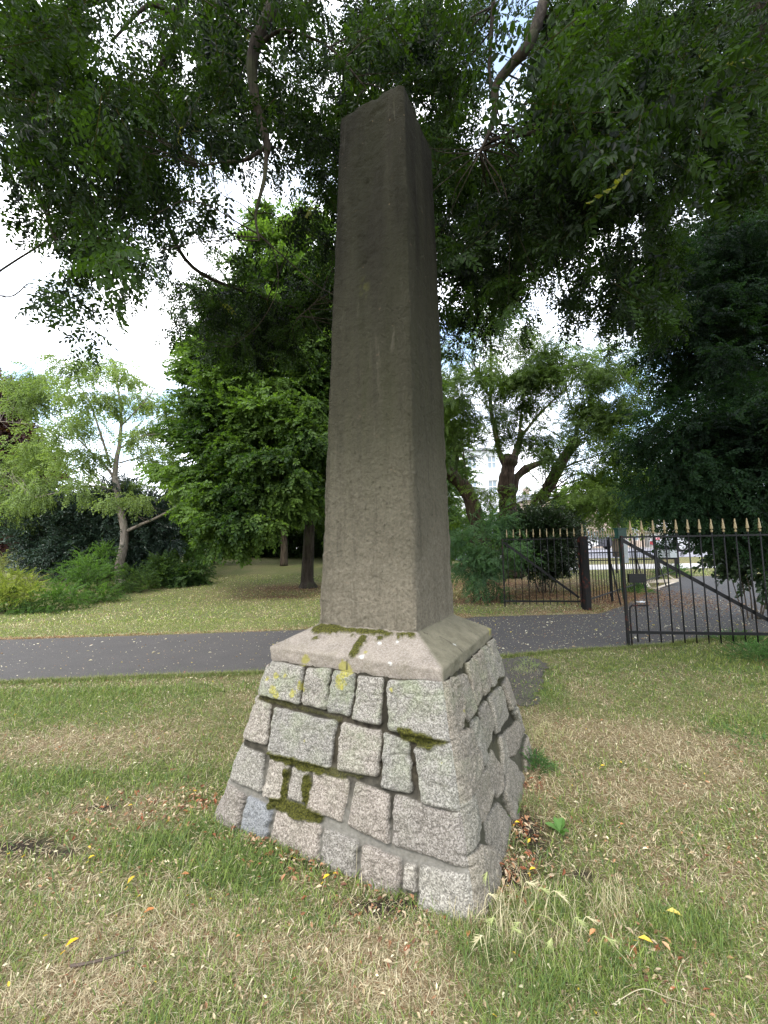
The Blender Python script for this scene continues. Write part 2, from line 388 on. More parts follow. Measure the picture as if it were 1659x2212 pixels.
# ------------------------------------------------------------------ the monument
MCX, MCY, MPS = .0318, 2.7700, -.4739
E1 = np.array([math.cos(MPS), math.sin(MPS)]); E2 = np.array([-math.sin(MPS), math.cos(MPS)])
def ringpt(w, d, z, sa, sb):
    q = np.array([MCX, MCY])+sa*w*E1+sb*d*E2; return np.array([q[0], q[1], z])
WB, DB, WM, DM, ZM = .752, .772, .552, .548, .845
cornersB = [ringpt(WB, DB, 0, *s_) for s_ in ((-1, -1), (1, -1), (1, 1), (-1, 1))]
cornersM = [ringpt(WM, DM, ZM, *s_) for s_ in ((-1, -1), (1, -1), (1, 1), (-1, 1))]
def c4(x, y): return ((600+x*.7233)/1.507, (1950+y*.7233)/1.507)
def c6(x, y): return ((1300+x*.45194)/1.507, (2000+y*.45194)/1.507)
LEFT = [[(360, 280), (545, 303), (524, 474), (320, 425)], [(560, 308), (668, 316), (642, 494), (532, 474)], [(682, 322), (774, 338), (747, 527), (643, 506)], [(787, 343), (903, 350), (887, 564), (760, 536)],
  [(925, 360), (1170, 362), (1300, 640), (1190, 632), (932, 588)],
  [(230, 440), (330, 448), (393, 482), (374, 652), (210, 610)], [(414, 488), (697, 550), (657, 757), (382, 686)], [(716, 553), (894, 594), (872, 797), (690, 762)], [(906, 604), (1020, 641), (1027, 874), (887, 852)], [(1046, 668), (1200, 650), (1390, 640), (1390, 960), (1238, 948), (1074, 907)],
  [(150, 625), (245, 655), (366, 692), (356, 868), (180, 802), (90, 770)], [(390, 713), (480, 745), (440, 902), (362, 882)], [(492, 757), (566, 776), (548, 922), (470, 892)], [(590, 778), (744, 815), (712, 1002), (566, 937)], [(775, 815), (925, 888), (926, 1098), (738, 1012)], [(944, 884), (1225, 968), (1400, 960), (1400, 1230), (1272, 1204), (940, 1098)],
  [(60, 790), (165, 812), (286, 872), (246, 1058), (118, 1030), (20, 1000)], [(302, 876), (404, 932), (370, 1120), (250, 1080)], [(415, 944), (622, 1016), (600, 1230), (398, 1130)], [(637, 1026), (787, 1086), (770, 1290), (608, 1240)], [(813, 1094), (986, 1164), (972, 1340), (790, 1310)], [(1000, 1182), (1052, 1192), (1046, 1310), (990, 1290)], [(1074, 1204), (1250, 1242), (1420, 1220), (1420, 1560), (1050, 1400)]]
RIGHT = [[(150, 470), (395, 476), (442, 640), (432, 822), (352, 888), (150, 900)], [(402, 466), (456, 436), (502, 600), (517, 692), (480, 765), (436, 640)], [(462, 350), (506, 305), (552, 480), (582, 596), (522, 674), (492, 520)], [(516, 292), (572, 262), (640, 480), (632, 548), (592, 580), (560, 470)], [(580, 246), (612, 218), (684, 420), (672, 492), (648, 520), (630, 430)], [(620, 208), (672, 160), (800, 360), (722, 446), (690, 455)],
  [(100, 950), (330, 925), (472, 828), (537, 1000), (540, 1115), (472, 1322), (412, 1404), (100, 1390)], [(496, 765), (546, 738), (602, 970), (612, 1030), (555, 1094), (545, 1000)], [(556, 692), (602, 618), (657, 800), (657, 905), (612, 984)], [(618, 602), (704, 516), (762, 690), (757, 745), (680, 856), (660, 790)], [(720, 508), (764, 436), (900, 500), (870, 600), (776, 680)],
  [(100, 1430), (428, 1424), (492, 1318), (532, 1480), (536, 1622), (462, 1814), (100, 1800)], [(508, 1185), (602, 1106), (642, 1270), (637, 1382), (584, 1506), (510, 1330)], [(614, 1104), (652, 970), (722, 1150), (727, 1234), (692, 1314), (640, 1262)], [(698, 878), (735, 872), (774, 1030), (772, 1092), (737, 1156)], [(742, 866), (852, 756), (874, 872), (822, 1014), (772, 1014)], [(800, 695), (856, 630), (960, 700), (905, 802), (866, 850)],
  [(100, 1850), (478, 1846), (552, 1686), (622, 1695), (672, 1850), (640, 2100), (540, 2300), (100, 2300)], [(600, 1500), (692, 1366), (764, 1460), (775, 1720), (690, 1830), (622, 1640)], [(748, 1200), (782, 1036), (874, 1150), (920, 1300), (800, 1520), (725, 1294)], [(878, 1000), (912, 826), (1050, 940), (1000, 1080), (900, 1160)]]
def face_uv(k, pts):
    """pixels -> metric coordinates (s along, t up) on sloping face k"""
    A, B = cornersB[k], cornersB[(k+1) % 4]; c_, d_ = cornersM[k], cornersM[(k+1) % 4]
    mid0 = (A+B)/2; mid1 = (c_+d_)/2; up = mid1-mid0; T = np.linalg.norm(up); up /= T; sx = (B-A)/np.linalg.norm(B-A)
    n_ = np.cross(sx, up); out = []
    for p in pts:
        d = ray(*p); t = ((mid0-O)@n_)/(d@n_); q = O+d*t-mid0; out.append((q@sx, q@up))
    return np.array(out)
def rand_layout(k, rs):
    L = []; t = -.03
    for r_ in range(4):
        h = [.2, .22, .22, .22][r_]; s = -.95
        while s < .95:
            w = rs.uniform(.13, .33); j = lambda: rs.uniform(-.012, .012)
            L.append(np.array([(s+j(), t+j()), (s+w-.02+j(), t+j()), (s+w-.02+j(), t+h-.02+j()), (s+j(), t+h-.02+j())])); s += w
        t += h
    return L
NS, NT = 250, 190
TT = .875
def face_grid(k, polys, moss, lich):
    A, B = cornersB[k], cornersB[(k+1) % 4]; c_, d_ = cornersM[k], cornersM[(k+1) % 4]
    mid0 = (A+B)/2; up = (c_+d_)/2-mid0; T = np.linalg.norm(up); up = up/T; sx = (B-A)/np.linalg.norm(B-A); nrm = np.cross(sx, up)
    u = np.linspace(0, 1, NS)[None, :]; v = np.linspace(-.12, 1, NT)[:, None]
    P = ((A+(B-A)*u[..., None])*(1-v[..., None])+(c_+(d_-c_)*u[..., None])*v[..., None])
    s = (P-mid0)@sx; t = (P-mid0)@up
    w = .012*(fbm(np.stack([s*9, t*9, s*0+k*3.3], -1), 1)-.5)+.012*(fbm(np.stack([s*34, t*34, s*0+k], -1), 2)-.5)
    w2 = .02*(fbm(np.stack([s*7, t*7, s*0+k*5.1+9], -1), 3)-.5)
    best = np.full(s.shape, -1.); sid = np.zeros(s.shape); bulge = np.zeros(s.shape)
    rs = np.random.default_rng(40+k)
    for i, p in enumerate(polys):
        cc = p.mean(0); gr_ = np.linspace(0, 1, 9)[1:-1]; bb = p.min(0)+(p.max(0)-p.min(0))*np.array([(a_, b_) for a_ in gr_ for b_ in gr_]); inr = poly_sd(bb[:, 0], bb[:, 1], p).max()
        rr_ = min(.013, inr*.4); he = (p.max(0)-p.min(0))/2*.92; pin = cc+(p-cc)*(1-rr_/he)
        q = poly_sd(s+w*1.6, t+w2*1.2, pin)+rr_+(.009 if k == 1 else .006)
        # round the corners of each block
        cx_, cy_ = p.mean(0); tilt = (s-cx_)*rs.uniform(-.07, .07)+(t-cy_)*rs.uniform(-.07, .07); hh = rs.uniform(.0, .014); idr = rs.uniform(.05, .93)
        if k == 0 and i == 17: idr = .985
        m_ = q > best; best = np.where(m_, q, best); sid = np.where(m_, idr, sid); bulge = np.where(m_, hh+tilt, bulge)
    h = np.clip(best/.02, 0, 1); h = np.sqrt(np.clip(1-(1-h)**2, 0, 1))
    stone = np.clip(best/.006, 0, 1)
    rough = fbm(np.stack([s*14, t*14, s*0+k*7], -1), 6, 5)-.5; pit = fbm(np.stack([s*60, t*60, s*0+k*2], -1), 8, 3)-.5
    crack = np.abs(fbm(np.stack([s*5+w*20, t*8, s*0+k*2+sid*40], -1), 12, 3)-.5)
    H = h*(.020+bulge)+stone*(rough*.028+pit*.008)-.016*stone*np.clip(1-crack/.015, 0, 1)*.5
    H += (1-stone)*(pit*.006-.004)
    mossm = np.zeros(s.shape); lm = np.zeros(s.shape)
    for (a, b, r_, st) in moss:
        q = face_uv(k, [a, b]); (x0, y0), (x1, y1) = q; ex, ey = x1-x0, y1-y0
        tt = np.clip(((s-x0)*ex+(t-y0)*ey)/(ex*ex+ey*ey+1e-9), 0, 1); d = np.hypot(s-x0-tt*ex, t-y0-tt*ey)+1.2*w+1.1*w2
        mossm = np.maximum(mossm, np.clip((r_*1.35-d)/.008, 0, 1)*st)
    jm = (1-stone)*np.clip((fbm(np.stack([s*6, t*6, s*0+k+30], -1), 18, 3)-.52)*10, 0, 1)*np.clip(t*3, 0, 1)*.8
    for (p, r_) in lich:
        q = face_uv(k, [p])[0]; d = np.hypot(s-q[0], t-q[1])+2.5*w+2*w2+.03*(fbm(np.stack([s*40, t*40, s*0], -1), 77, 3)-.5)
        lm = np.maximum(lm, np.clip((r_-d)/.004, 0, 1))
    H += mossm*(.016+.022*pit+.02*rough)
    return P, H, nrm, stone, sid, mossm, jm, lm
mossL = [(c4(345, 437), c4(480, 478), .013, .5), (c4(480, 478), c4(700, 540), .011, .4), (c4(400, 700), c4(620, 765), .021, 1), (c4(455, 890), c4(470, 770), .012, 1), (c4(400, 912), c4(610, 975), .024, 1), (c4(560, 800), c4(560, 920), .013, 1), (c4(600, 755), c4(720, 790), .017, .7), (c4(990, 600), c4(1110, 640), .026, 1), (c4(1060, 650), c4(1170, 640), .014, .8), (c4(700, 780), c4(800, 800), .01, .6)]
lichL = [(c4(735, 315), .045), (c4(710, 370), .03), (c4(535, 275), .03), (c4(430, 345), .018), (c4(410, 400), .016), (c4(505, 425), .016), (c4(425, 430), .018), (c4(385, 355), .012), (c4(950, 410), .014), (c4(1175, 800), .014), (c4(1165, 735), .012), (c4(450, 605), .012), (c4(555, 630), .01), (c4(540, 400), .02), (c4(470, 340), .014)]
mossR = [(c6(650, 540), c6(720, 450), .012, .5)]
FG = [face_grid(0, [face_uv(0, [c4(*q) for q in p]) for p in LEFT], mossL, lichL), face_grid(1, [face_uv(1, [c6(*q) for q in p]) for p in RIGHT], mossR, [(c6(330, 1180), .02), (c6(320, 1060), .012), (c6(430, 700), .012)])]
_rs = np.random.default_rng(5)
FG += [face_grid(2, rand_layout(2, _rs), [], []), face_grid(3, rand_layout(3, _rs), [], [])]
BW = 14
Hs = [f[1].copy() for f in FG]
for k in range(4):
    j = (k+1) % 4
    for a in range(2):                      # shared height on the arris
        pass
    e = (Hs[k][:, -1]+Hs[j][:, 0])/2
    for i in range(BW):
        w_ = 1-i/BW; w_ = w_*w_*(3-2*w_)
        Hs[k][:, -1-i] = Hs[k][:, -1-i]*(1-w_)+e*w_; Hs[j][:, i] = Hs[j][:, i]*(1-w_)+e*w_
Vb = []; Fb = []; at_ = {'stone': [], 'sid': [], 'moss': [], 'lich': [], 'jm': [], 'side': []}; off = 0
for k in range(4):
    P, _, nrm, stone, sid, mo, jm, lm = FG[k]
    nl = FG[(k-1) % 4][2]; nr = FG[(k+1) % 4][2]
    dist_l = np.arange(NS)[None, :]*6.0/1000; dist_r = dist_l[:, ::-1]
    wl = np.clip(1-dist_l/.05, 0, 1)**1.5*.5; wr = np.clip(1-dist_r/.05, 0, 1)**1.5*.5
    N_ = nrm*(1-wl-wr)[..., None]+nl*wl[..., None]+nr*wr[..., None]; N_ /= np.linalg.norm(N_, axis=-1)[..., None]
    rnd = -.030*(np.clip(1-dist_l/.07, 0, 1)**2+np.clip(1-dist_r/.07, 0, 1)**2)*np.ones((NT, 1))
    Pd = P+N_*(Hs[k]+rnd)[..., None]
    Vb.append(Pd.reshape(-1, 3)); i_ = (np.arange(NS-1)[None]+np.arange(NT-1)[:, None]*NS)+off
    Fb.append(np.stack([i_, i_+1, i_+1+NS, i_+NS], -1).reshape(-1, 4)); off += NS*NT
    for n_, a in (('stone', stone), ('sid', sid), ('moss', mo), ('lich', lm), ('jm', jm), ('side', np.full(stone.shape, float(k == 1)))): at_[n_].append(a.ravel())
def granite(name, with_attr=True):
    g = G(name)
    v1 = g.vor(190, out='Color'); sep = g.N.new('ShaderNodeSeparateColor'); g.L.new(v1, sep.inputs[0]); f = g.math('ADD', g.math('MULTIPLY', sep.outputs[0], .6), g.math('MULTIPLY', g.noise(120, 5, .8), .4))
    big = g.noise(7, 5, .65)
    pink = g.ramp(f, [(.10, (.06, .051, .043)), (.28, (.128, .111, .094)), (.5, (.195, .17, .146)), (.8, (.32, .288, .252))])
    grey = g.ramp(f, [(.10, (.055, .052, .046)), (.28, (.122, .115, .102)), (.5, (.185, .175, .155)), (.8, (.32, .306, .275))])
    if with_attr:
        sid = g.attr('sid'); st = g.attr('stone')
        c = g.mix(g.rng(sid, .25, .7), grey, pink)
        c = g.mix(g.rng(sid, .955, .96), c, g.ramp(f, [(.1, (.08, .082, .086)), (.7, (.24, .245, .25))]))
        c = g.mix(1., c, g.mix(g.math('FRACT', g.math('MULTIPLY', sid, 7.3)), (.86, .86, .86), (1.1, 1.08, 1.04)), 'MULTIPLY')
        zz = g.N.new('ShaderNodeSeparateXYZ'); g.L.new(g.tc, zz.inputs[0])
        alg = g.math('MULTIPLY', g.rng(big, .45, .68), g.rng(zz.outputs[2], .25, .7, .1, .75))
        c = g.mix(alg, c, g.mix(f, (.07, .085, .045), (.27, .29, .19)))
        c = g.mix(g.math('MULTIPLY', g.attr('side'), .45), c, g.mix(f, (.045, .042, .028), (.19, .172, .125)))  # right face: its shade painted into the stone colour, with the olive tint
        mort = g.mix(g.rng(g.noise(22, 5, .7), .35, .65), (.014, .011, .007), (.06, .052, .036))
        low = g.rng(zz.outputs[2], .18, .42, .75, 0)
        mort = g.mix(low, mort, g.mix(g.rng(g.noise(60, 4), .3, .7), (.14, .132, .112), (.21, .20, .175)))
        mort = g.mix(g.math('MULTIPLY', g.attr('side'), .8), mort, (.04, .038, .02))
        mort = g.mix(g.rng(g.attr('jm'), .2, .8, 0, .8), mort, (.022, .02, .014))
        c = g.mix(g.rng(st, .2, .7), mort, c)
        lc = g.mix(g.rng(g.noise(70, 4, .8), .4, .6), (.17, .16, .03), (.33, .30, .07))
        c = g.mix(g.math('MULTIPLY', g.attr('lich'), g.rng(g.noise(75, 4, .8), .40, .54, .2, .95)), c, lc)
        mc = g.mix(g.rng(g.noise(120, 4, .8), .4, .65), (.014, .015, .003), (.09, .088, .014))
        c = g.mix(g.attr('moss'), c, mc)
    else:
        c = g.mix(.7, grey, pink)
    b1 = g.bump(f, .45, .006); b2 = g.bump(g.noise(40, 5, .7), .6, .012, b1)
    g.principled(c, .92, 0, b2, .2); return g
M['granite'] = granite('granite_blocks').m
mon = thing('obelisk_monument', (MCX, MCY, 0), 'tall tapering dark stone obelisk on a battered granite block base, standing in the dry grass', 'monument')
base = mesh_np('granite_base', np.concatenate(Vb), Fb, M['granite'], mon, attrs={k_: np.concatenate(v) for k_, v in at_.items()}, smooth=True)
def sq_ring(w, d, ch, nper):
    """points round a chamfered rectangle, in local e1/e2 coordinates; starts middle of the -e2 side"""
    P = []
    cs = [(-1, -1), (1, -1), (1, 1), (-1, 1)]
    for k in range(4):
        a = np.array(cs[k])*[w, d]; b = np.array(cs[(k+1) % 4])*[w, d]; L = np.linalg.norm(b-a); dr_ = (b-a)/L
        P += [a+dr_*(ch+(L-2*ch)*i/(nper-1)) for i in range(nper)]
    return np.array(P)
def stack(name, levels, nper, mat, parent, disp, attrs=None, dz=.02, extra=None, ztilt=0):
    Vs = []
    lv = []
    for (a, b) in zip(levels[:-1], levels[1:]):
        n_ = max(1, int(np.linalg.norm(np.array(a[:3])-np.array(b[:3]))/dz))
        for i in range(n_): lv.append(np.array(a)+(np.array(b)-np.array(a))*i/n_)
    lv.append(np.array(levels[-1]))
    for (w, d, z, ch, *ox) in lv:
        q = sq_ring(w, d, ch, nper); q = q+[ox[0] if ox else 0, 0]; Vs.append(np.c_[MCX+q[:, :1]*E1[0]+q[:, 1:]*E2[0], MCY+q[:, :1]*E1[1]+q[:, 1:]*E2[1], np.full(len(q), z)])
    V = np.array(Vs); ctr = V.mean(1, keepdims=True)
    dirv = V-ctr; dirv[..., 2] = 0; dirv /= np.linalg.norm(dirv, axis=-1)[..., None]+1e-9
    V = V+dirv*disp(V)[..., None]
    if extra is not None: V = extra(V)
    m_, n_ = V.shape[:2]; i_ = np.arange(n_)[None]+np.arange(m_-1)[:, None]*n_; i2 = (np.arange(n_)+1)[None] % n_+np.arange(m_-1)[:, None]*n_
    Fq = np.stack([i_, i2, i2+n_, i_+n_], -1).reshape(-1, 4)
    top = (m_-1)*n_+np.arange(n_)[None]
    return mesh_np(name, V.reshape(-1, 3), [Fq, top], mat, parent, smooth=True, attrs=attrs(V.reshape(-1, 3)) if attrs else None)
# cap course
def disp_cap(V): return .018*(fbm(V*11, 31)-.5)+.012*(fbm(V*45, 32)-.5)
def face_coord(V):
    x = (V[:, 0]-MCX)*E1[0]+(V[:, 1]-MCY)*E1[1]; y = (V[:, 0]-MCX)*E2[0]+(V[:, 1]-MCY)*E2[1]; return x, y
def line_pts(pix, plane_z, slope=True):
    """pixel -> point on the sloping top of the cap (front or side face)"""
    out = []
    for p in pix:
        d = ray(*p); best = None
        for t in np.linspace(1.2, 5, 800):
            q = O+d*t; x = (q[0]-MCX)*E1[0]+(q[1]-MCY)*E1[1]; y = (q[0]-MCX)*E2[0]+(q[1]-MCY)*E2[1]
            m_ = max(abs(x), abs(y)); zc = 1.022-(m_-.343)*(1.022-.91)/(.552-.343) if m_ < .553 else (.91 if m_ < .56 and False else 0)
            if q[2] <= zc or (m_ < .556 and q[2] < .91): best = q; break
        out.append(best if best is not None else O+d*2.5)
    return np.array(out)
def c5(x, y): return ((980+x*.434)/1.507, (1900+y*.434)/1.507)
cap_moss = [(c5(140, 350), c5(260, 352), .05), (c5(260, 352), c5(440, 362), .03), (c5(430, 366), c5(640, 384), .03), (c5(640, 386), c5(850, 396), .026), (c5(465, 420), c5(400, 520), .034), (c5(560, 420), c5(590, 420), .022), (c5(100, 415), c5(120, 410), .022), (c5(390, 395), c5(400, 395), .02), (c5(670, 435), c5(675, 430), .007), (c5(730, 415), c5(740, 420), .018), (c5(240, 380), c5(260, 400), .015)]
cap_crack = [(c5(395, 530), c5(340, 590)), (c5(340, 590), c5(345, 640)), (c5(1040, 400), c5(1110, 440)), (c5(1110, 440), c5(1215, 512)), (c5(920, 370), c5(950, 380)), (c5(1255, 350), c5(1310, 385))]
cap_lich = [(c5(330, 640), .045), (c5(30, 570), .03), (c5(480, 515), .01), (c5(1415, 365), .03)]
white_l = [(c5(455, 548), .014), (c5(590, 450), .016), (c5(670, 598), .009), (c5(575, 565), .006), (c5(720, 440), .012), (c5(1150, 460), .012)]
def seg_mask(V, segs, wid, jit=.0):
    m = np.zeros(len(V)); j = jit*(fbm(V*30, 55)-.5)
    for (a, b, *r_) in segs:
        A_, B_ = line_pts([a, b], 0); ex = B_-A_; t = np.clip(((V-A_)@ex)/(ex@ex+1e-9), 0, 1)
        d = np.linalg.norm(V-A_-t[:, None]*ex, axis=1)+j; rr = r_[0] if r_ else wid
        m = np.maximum(m, np.clip((rr-d)/.006, 0, 1))
    return m
def pt_mask(V, pts, jit=.03):
    m = np.zeros(len(V)); j = jit*(fbm(V*45, 56)-.5)
    for (p, rr) in pts:
        A_ = line_pts([p], 0)[0]; m = np.maximum(m, np.clip((rr-np.linalg.norm(V-A_, axis=1)-j)/.005, 0, 1))
    return m
def cap_attrs(V):
    x, y = face_coord(V)
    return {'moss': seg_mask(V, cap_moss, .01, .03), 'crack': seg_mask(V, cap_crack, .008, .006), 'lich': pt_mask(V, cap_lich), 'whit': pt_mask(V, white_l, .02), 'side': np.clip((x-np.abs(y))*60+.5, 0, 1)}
g = granite('granite_cap', False); L0 = g.out.inputs[0].links[0]; pb = L0.from_node; src = pb.inputs['Base Color'].links[0].from_socket
n_ = g.noise(10, 5, .7); c = g.mix(.55, src, g.mix(g.rng(n_, .35, .65), (.17, .143, .115), (.26, .222, .182)))
c = g.mix(g.math('MULTIPLY', g.attr('side'), .75), c, g.mix(g.rng(n_, .3, .65), (.06, .06, .032), (.12, .112, .07)))  # cap's right side: shade mixed into the colour, over its greenish tone
c = g.mix(g.rng(g.noise(6, 4), .5, .7, 0, .4), c, (.2, .18, .13))
c = g.mix(g.math('MULTIPLY', g.attr('lich'), .8), c, (.24, .22, .05)); c = g.mix(g.math('MULTIPLY', g.attr('whit'), .8), c, (.5, .51, .48))
c = g.mix(g.attr('crack'), c, (.03, .027, .02)); c = g.mix(g.attr('moss'), c, g.mix(g.rng(g.noise(110, 4, .8), .4, .65), (.014, .015, .003), (.09, .088, .014)))
g.L.new(c, pb.inputs['Base Color'])
def cap_extra(V):
    m = seg_mask(V.reshape(-1, 3), cap_moss, .01, .03).reshape(V.shape[:2]); V = V.copy(); V[..., 2] += m*.012*(.6+fbm(V*60, 3))
    cr = seg_mask(V.reshape(-1, 3), cap_crack, .004, .006).reshape(V.shape[:2]); V[..., 2] -= cr*.006
    return V
stack('cap_course', [(.545, .541, .80, .012), (.556, .552, .842, .012), (.557, .553, .905, .012), (.545, .541, .916, .02), (.348, .350, 1.022, .015), (.30, .30, 1.045, .01)], 110, g.m, mon, disp_cap, cap_attrs, dz=.009, extra=cap_extra)
# shaft
g = G('weathered_shaded_shaft_stone')
st = g.noise(1, 6, .7, g.map((9, 9, .9)), .3); fine = g.noise(48, 6, .75); big = g.noise(2.2, 5, .6); sepz = g.N.new('ShaderNodeSeparateXYZ'); g.L.new(g.tc, sepz.inputs[0]); z = sepz.outputs[2]
sp_ = g.vor(120); streak = g.noise(1, 5, .65, g.map((11, 11, .9)), .6)
c = g.mix(g.rng(st, .35, .65), (.088, .081, .058), (.215, .196, .145))
c = g.mix(g.rng(fine, .3, .7), g.mix(.55, c, (.05, .042, .03)), c)
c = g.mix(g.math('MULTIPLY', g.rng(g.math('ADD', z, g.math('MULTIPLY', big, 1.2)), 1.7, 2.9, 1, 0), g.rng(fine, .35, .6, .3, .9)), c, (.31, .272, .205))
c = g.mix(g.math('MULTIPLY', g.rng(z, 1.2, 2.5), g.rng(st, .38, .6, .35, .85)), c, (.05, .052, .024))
c = g.mix(g.math('MULTIPLY', g.rng(z, 2.0, 3.6), g.rng(g.noise(1, 5, .6, g.map((5, 5, .6))), .4, .6, .55, .9)), c, (.017, .015, .010))  # darker towards the top: weathering plus canopy shade put into the colour
c = g.mix(g.rng(streak, .52, .70, 0, .5), c, (.040, .035, .024))
c = g.mix(g.rng(streak, .38, .24, 0, .4), c, (.26, .235, .18))
c = g.mix(g.rng(g.noise(26, 6, .8), .60, .68, 0, .75), c, (.03, .026, .018))
c = g.mix(g.rng(sp_, .0, .12, .8, 0), c, g.mix(g.rng(z, 1, 3.5), (.5, .46, .38), (.2, .2, .16)))
c = g.mix(g.rng(g.noise(16, 5, .8), .66, .7, 0, .8), c, (.24, .17, .11))
c = g.mix(g.attr('lich'), c, (.14, .14, .03))
c = g.mix(g.rng(g.attr('pit'), .3, 1., 0, .5), c, (.035, .035, .02))
b1 = g.bump(g.noise(38, 6, .8), 1., .035); b2 = g.bump(g.noise(13, 6, .75), 1., .07, b1)
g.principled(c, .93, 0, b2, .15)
def pitmask(V):
    x, y = face_coord(V.reshape(-1, 3)); z = V.reshape(-1, 3)[:, 2]
    front = (y < 0) & (np.abs(x) < np.abs(y))
    m = np.exp(-((x-.03-.06*np.sin(z*3))/(.09+.05*(z-3.6)))**2)*np.clip((z-2.8)*.8, 0, 1)*front
    m = np.maximum(m, .5*np.clip((z-4.25)*3, 0, 1)*(front | True))
    return m.reshape(V.shape[:-1])
def disp_shaft(V):
    p = pitmask(V); z = V[..., 2]
    h = .012*(fbm(V*5, 41)-.5)+.012*(fbm(V*26, 42)-.5)
    r_ = fbm(V*[24, 24, 24], 43, 4)
    h = h-p*.012*np.clip((r_-.45)*4, 0, 1)
    x, y = face_coord(V.reshape(-1, 3)); x = x.reshape(z.shape); y = y.reshape(z.shape)
    e_ = np.abs(np.abs(x)-np.abs(y)); edge = np.clip(1-e_/.03, 0, 1)*(fbm(V*[6, 6, 9], 44, 4)-.45)
    h = h-.05*np.clip(edge, 0, 1)
    gash = np.exp(-((z-3.38-.45*(x+.02))/.012)**2)*(y < 0)*np.clip(1-np.abs(x-.0)/.09, 0, 1); h -= .014*gash
    return h
def shaft_extra(V):
    V = V.copy(); z = V[..., 2]; t = np.clip((z-4.45)/.2, 0, 1); V[..., 2] -= t*.05*(fbm(V*9, 47)-.4)
    return V
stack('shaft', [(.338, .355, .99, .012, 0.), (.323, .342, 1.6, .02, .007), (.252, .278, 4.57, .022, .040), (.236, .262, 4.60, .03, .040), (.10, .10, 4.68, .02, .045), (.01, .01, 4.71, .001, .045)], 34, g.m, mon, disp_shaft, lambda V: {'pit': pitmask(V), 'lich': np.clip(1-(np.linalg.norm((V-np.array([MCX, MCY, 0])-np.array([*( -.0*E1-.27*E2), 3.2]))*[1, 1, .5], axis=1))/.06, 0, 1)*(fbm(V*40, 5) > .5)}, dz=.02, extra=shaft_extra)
# ------------------------------------------------------------------ foliage
def leaf_poly(L, W, fold=.25, n=6):
    """one leaflet along +x: 6 verts, 2 quads folded on the midrib"""
    V = np.array([[0, 0, 0], [L*.45, W/2, W*fold], [L*.8, W*.36, W*fold*.5-.06*L], [L, 0, -.14*L], [L*.8, -W*.36, W*fold*.5-.06*L], [L*.45, -W/2, W*fold]])
    Fq = np.array([[0, 3, 2, 1], [0, 5, 4, 3]])
    return V, Fq
def rotz(a): c, s = math.cos(a), math.sin(a); return np.array([[c, s, 0], [-s, c, 0], [0, 0, 1.]])
def roty(a): c, s = math.cos(a), math.sin(a); return np.array([[c, 0, -s], [0, 1, 0], [s, 0, c]])
def rotx(a): c, s = math.cos(a), math.sin(a); return np.array([[1, 0, 0], [0, c, s], [0, -s, c]])
def pinnate(pairs, L, ll, lw, rs, droop=.5, quad=False):
    V = []; Fs = []; n = 0
    for i in range(pairs*2+1):
        x = L*(.2+.8*(i//2)/pairs) if i < pairs*2 else L
        z = -droop*L*(x/L)**2; sl = -2*droop*(x/L)
        a = (0 if i == pairs*2 else (1 if i % 2 else -1)*(1.15-.35*(x/L)))+rs.uniform(-.3, .3)
        sc = (1-.35*abs(x/L-.5))*rs.uniform(.75, 1.15)
        if quad:
            v = np.array([[0, 0, 0], [ll*.5, lw/2, 0], [ll, 0, -.1*ll], [ll*.5, -lw/2, 0]])*sc; f = np.array([[0, 3, 2, 1]])
        else: v, f = leaf_poly(ll*sc, lw*sc)
        v = v@rotx(rs.uniform(-.5, .5))@roty(rs.uniform(.05, .5))@rotz(a)@roty(-sl*.7)+[x, 0, z]
        V.append(v); Fs.append(f+n); n += len(v)
    r = .0016
    v = np.array([[0, -r, 0], [L, -r*.5, -droop*L], [L, r*.5, -droop*L], [0, r, 0]]); V.append(v); Fs.append(np.array([[0, 1, 2, 3]])+n)
    return np.vstack(V), np.vstack(Fs)
def spray(kind, rs, n=9, L=.5, leaf=None):
    """a twig with alternate leaves"""
    V = []; Fs = []; k = 0; lid = []
    for i in range(n):
        t = (i+.5)/n; x = L*t; z = -.25*L*t*t
        v, f = leaf(rs); az = (1 if i % 2 else -1)*rs.uniform(.5, 1.2)*(1-.5*(i == n-1))
        v = v@rotx(rs.uniform(-.6, .6))@roty(rs.uniform(-.3, .6))@rotz(az)+[x, 0, z]
        V.append(v); Fs.append(f+k); k += len(v); lid.append(np.full(len(v), rs.uniform()))
    r = .003
    V.append(np.array([[0, -r, 0], [L, -r*.3, -.25*L], [L, r*.3, -.25*L], [0, r, 0], [0, 0, r], [L, 0, -.25*L+r*.3], [L, 0, -.25*L-r*.3], [0, 0, -r]])); Fs.append(np.array([[0, 1, 2, 3], [4, 5, 6, 7]])+k); lid.append(np.full(8, -1.))
    return np.vstack(V), np.vstack(Fs), np.concatenate(lid)
def frames(dirs, roll, rs):
    d = dirs/np.linalg.norm(dirs, axis=1)[:, None]; up = np.array([0, 0, 1.])
    y = np.cross(up, d); ny_ = np.linalg.norm(y, axis=1); y[ny_ < 1e-3] = [0, 1, 0]; y /= np.linalg.norm(y, axis=1)[:, None]; z = np.cross(d, y)
    a = rs.normal(0, roll, len(d)); c, s = np.cos(a)[:, None], np.sin(a)[:, None]
    return np.stack([d, c*y+s*z, -s*y+c*z], 1)           # rows = local axes
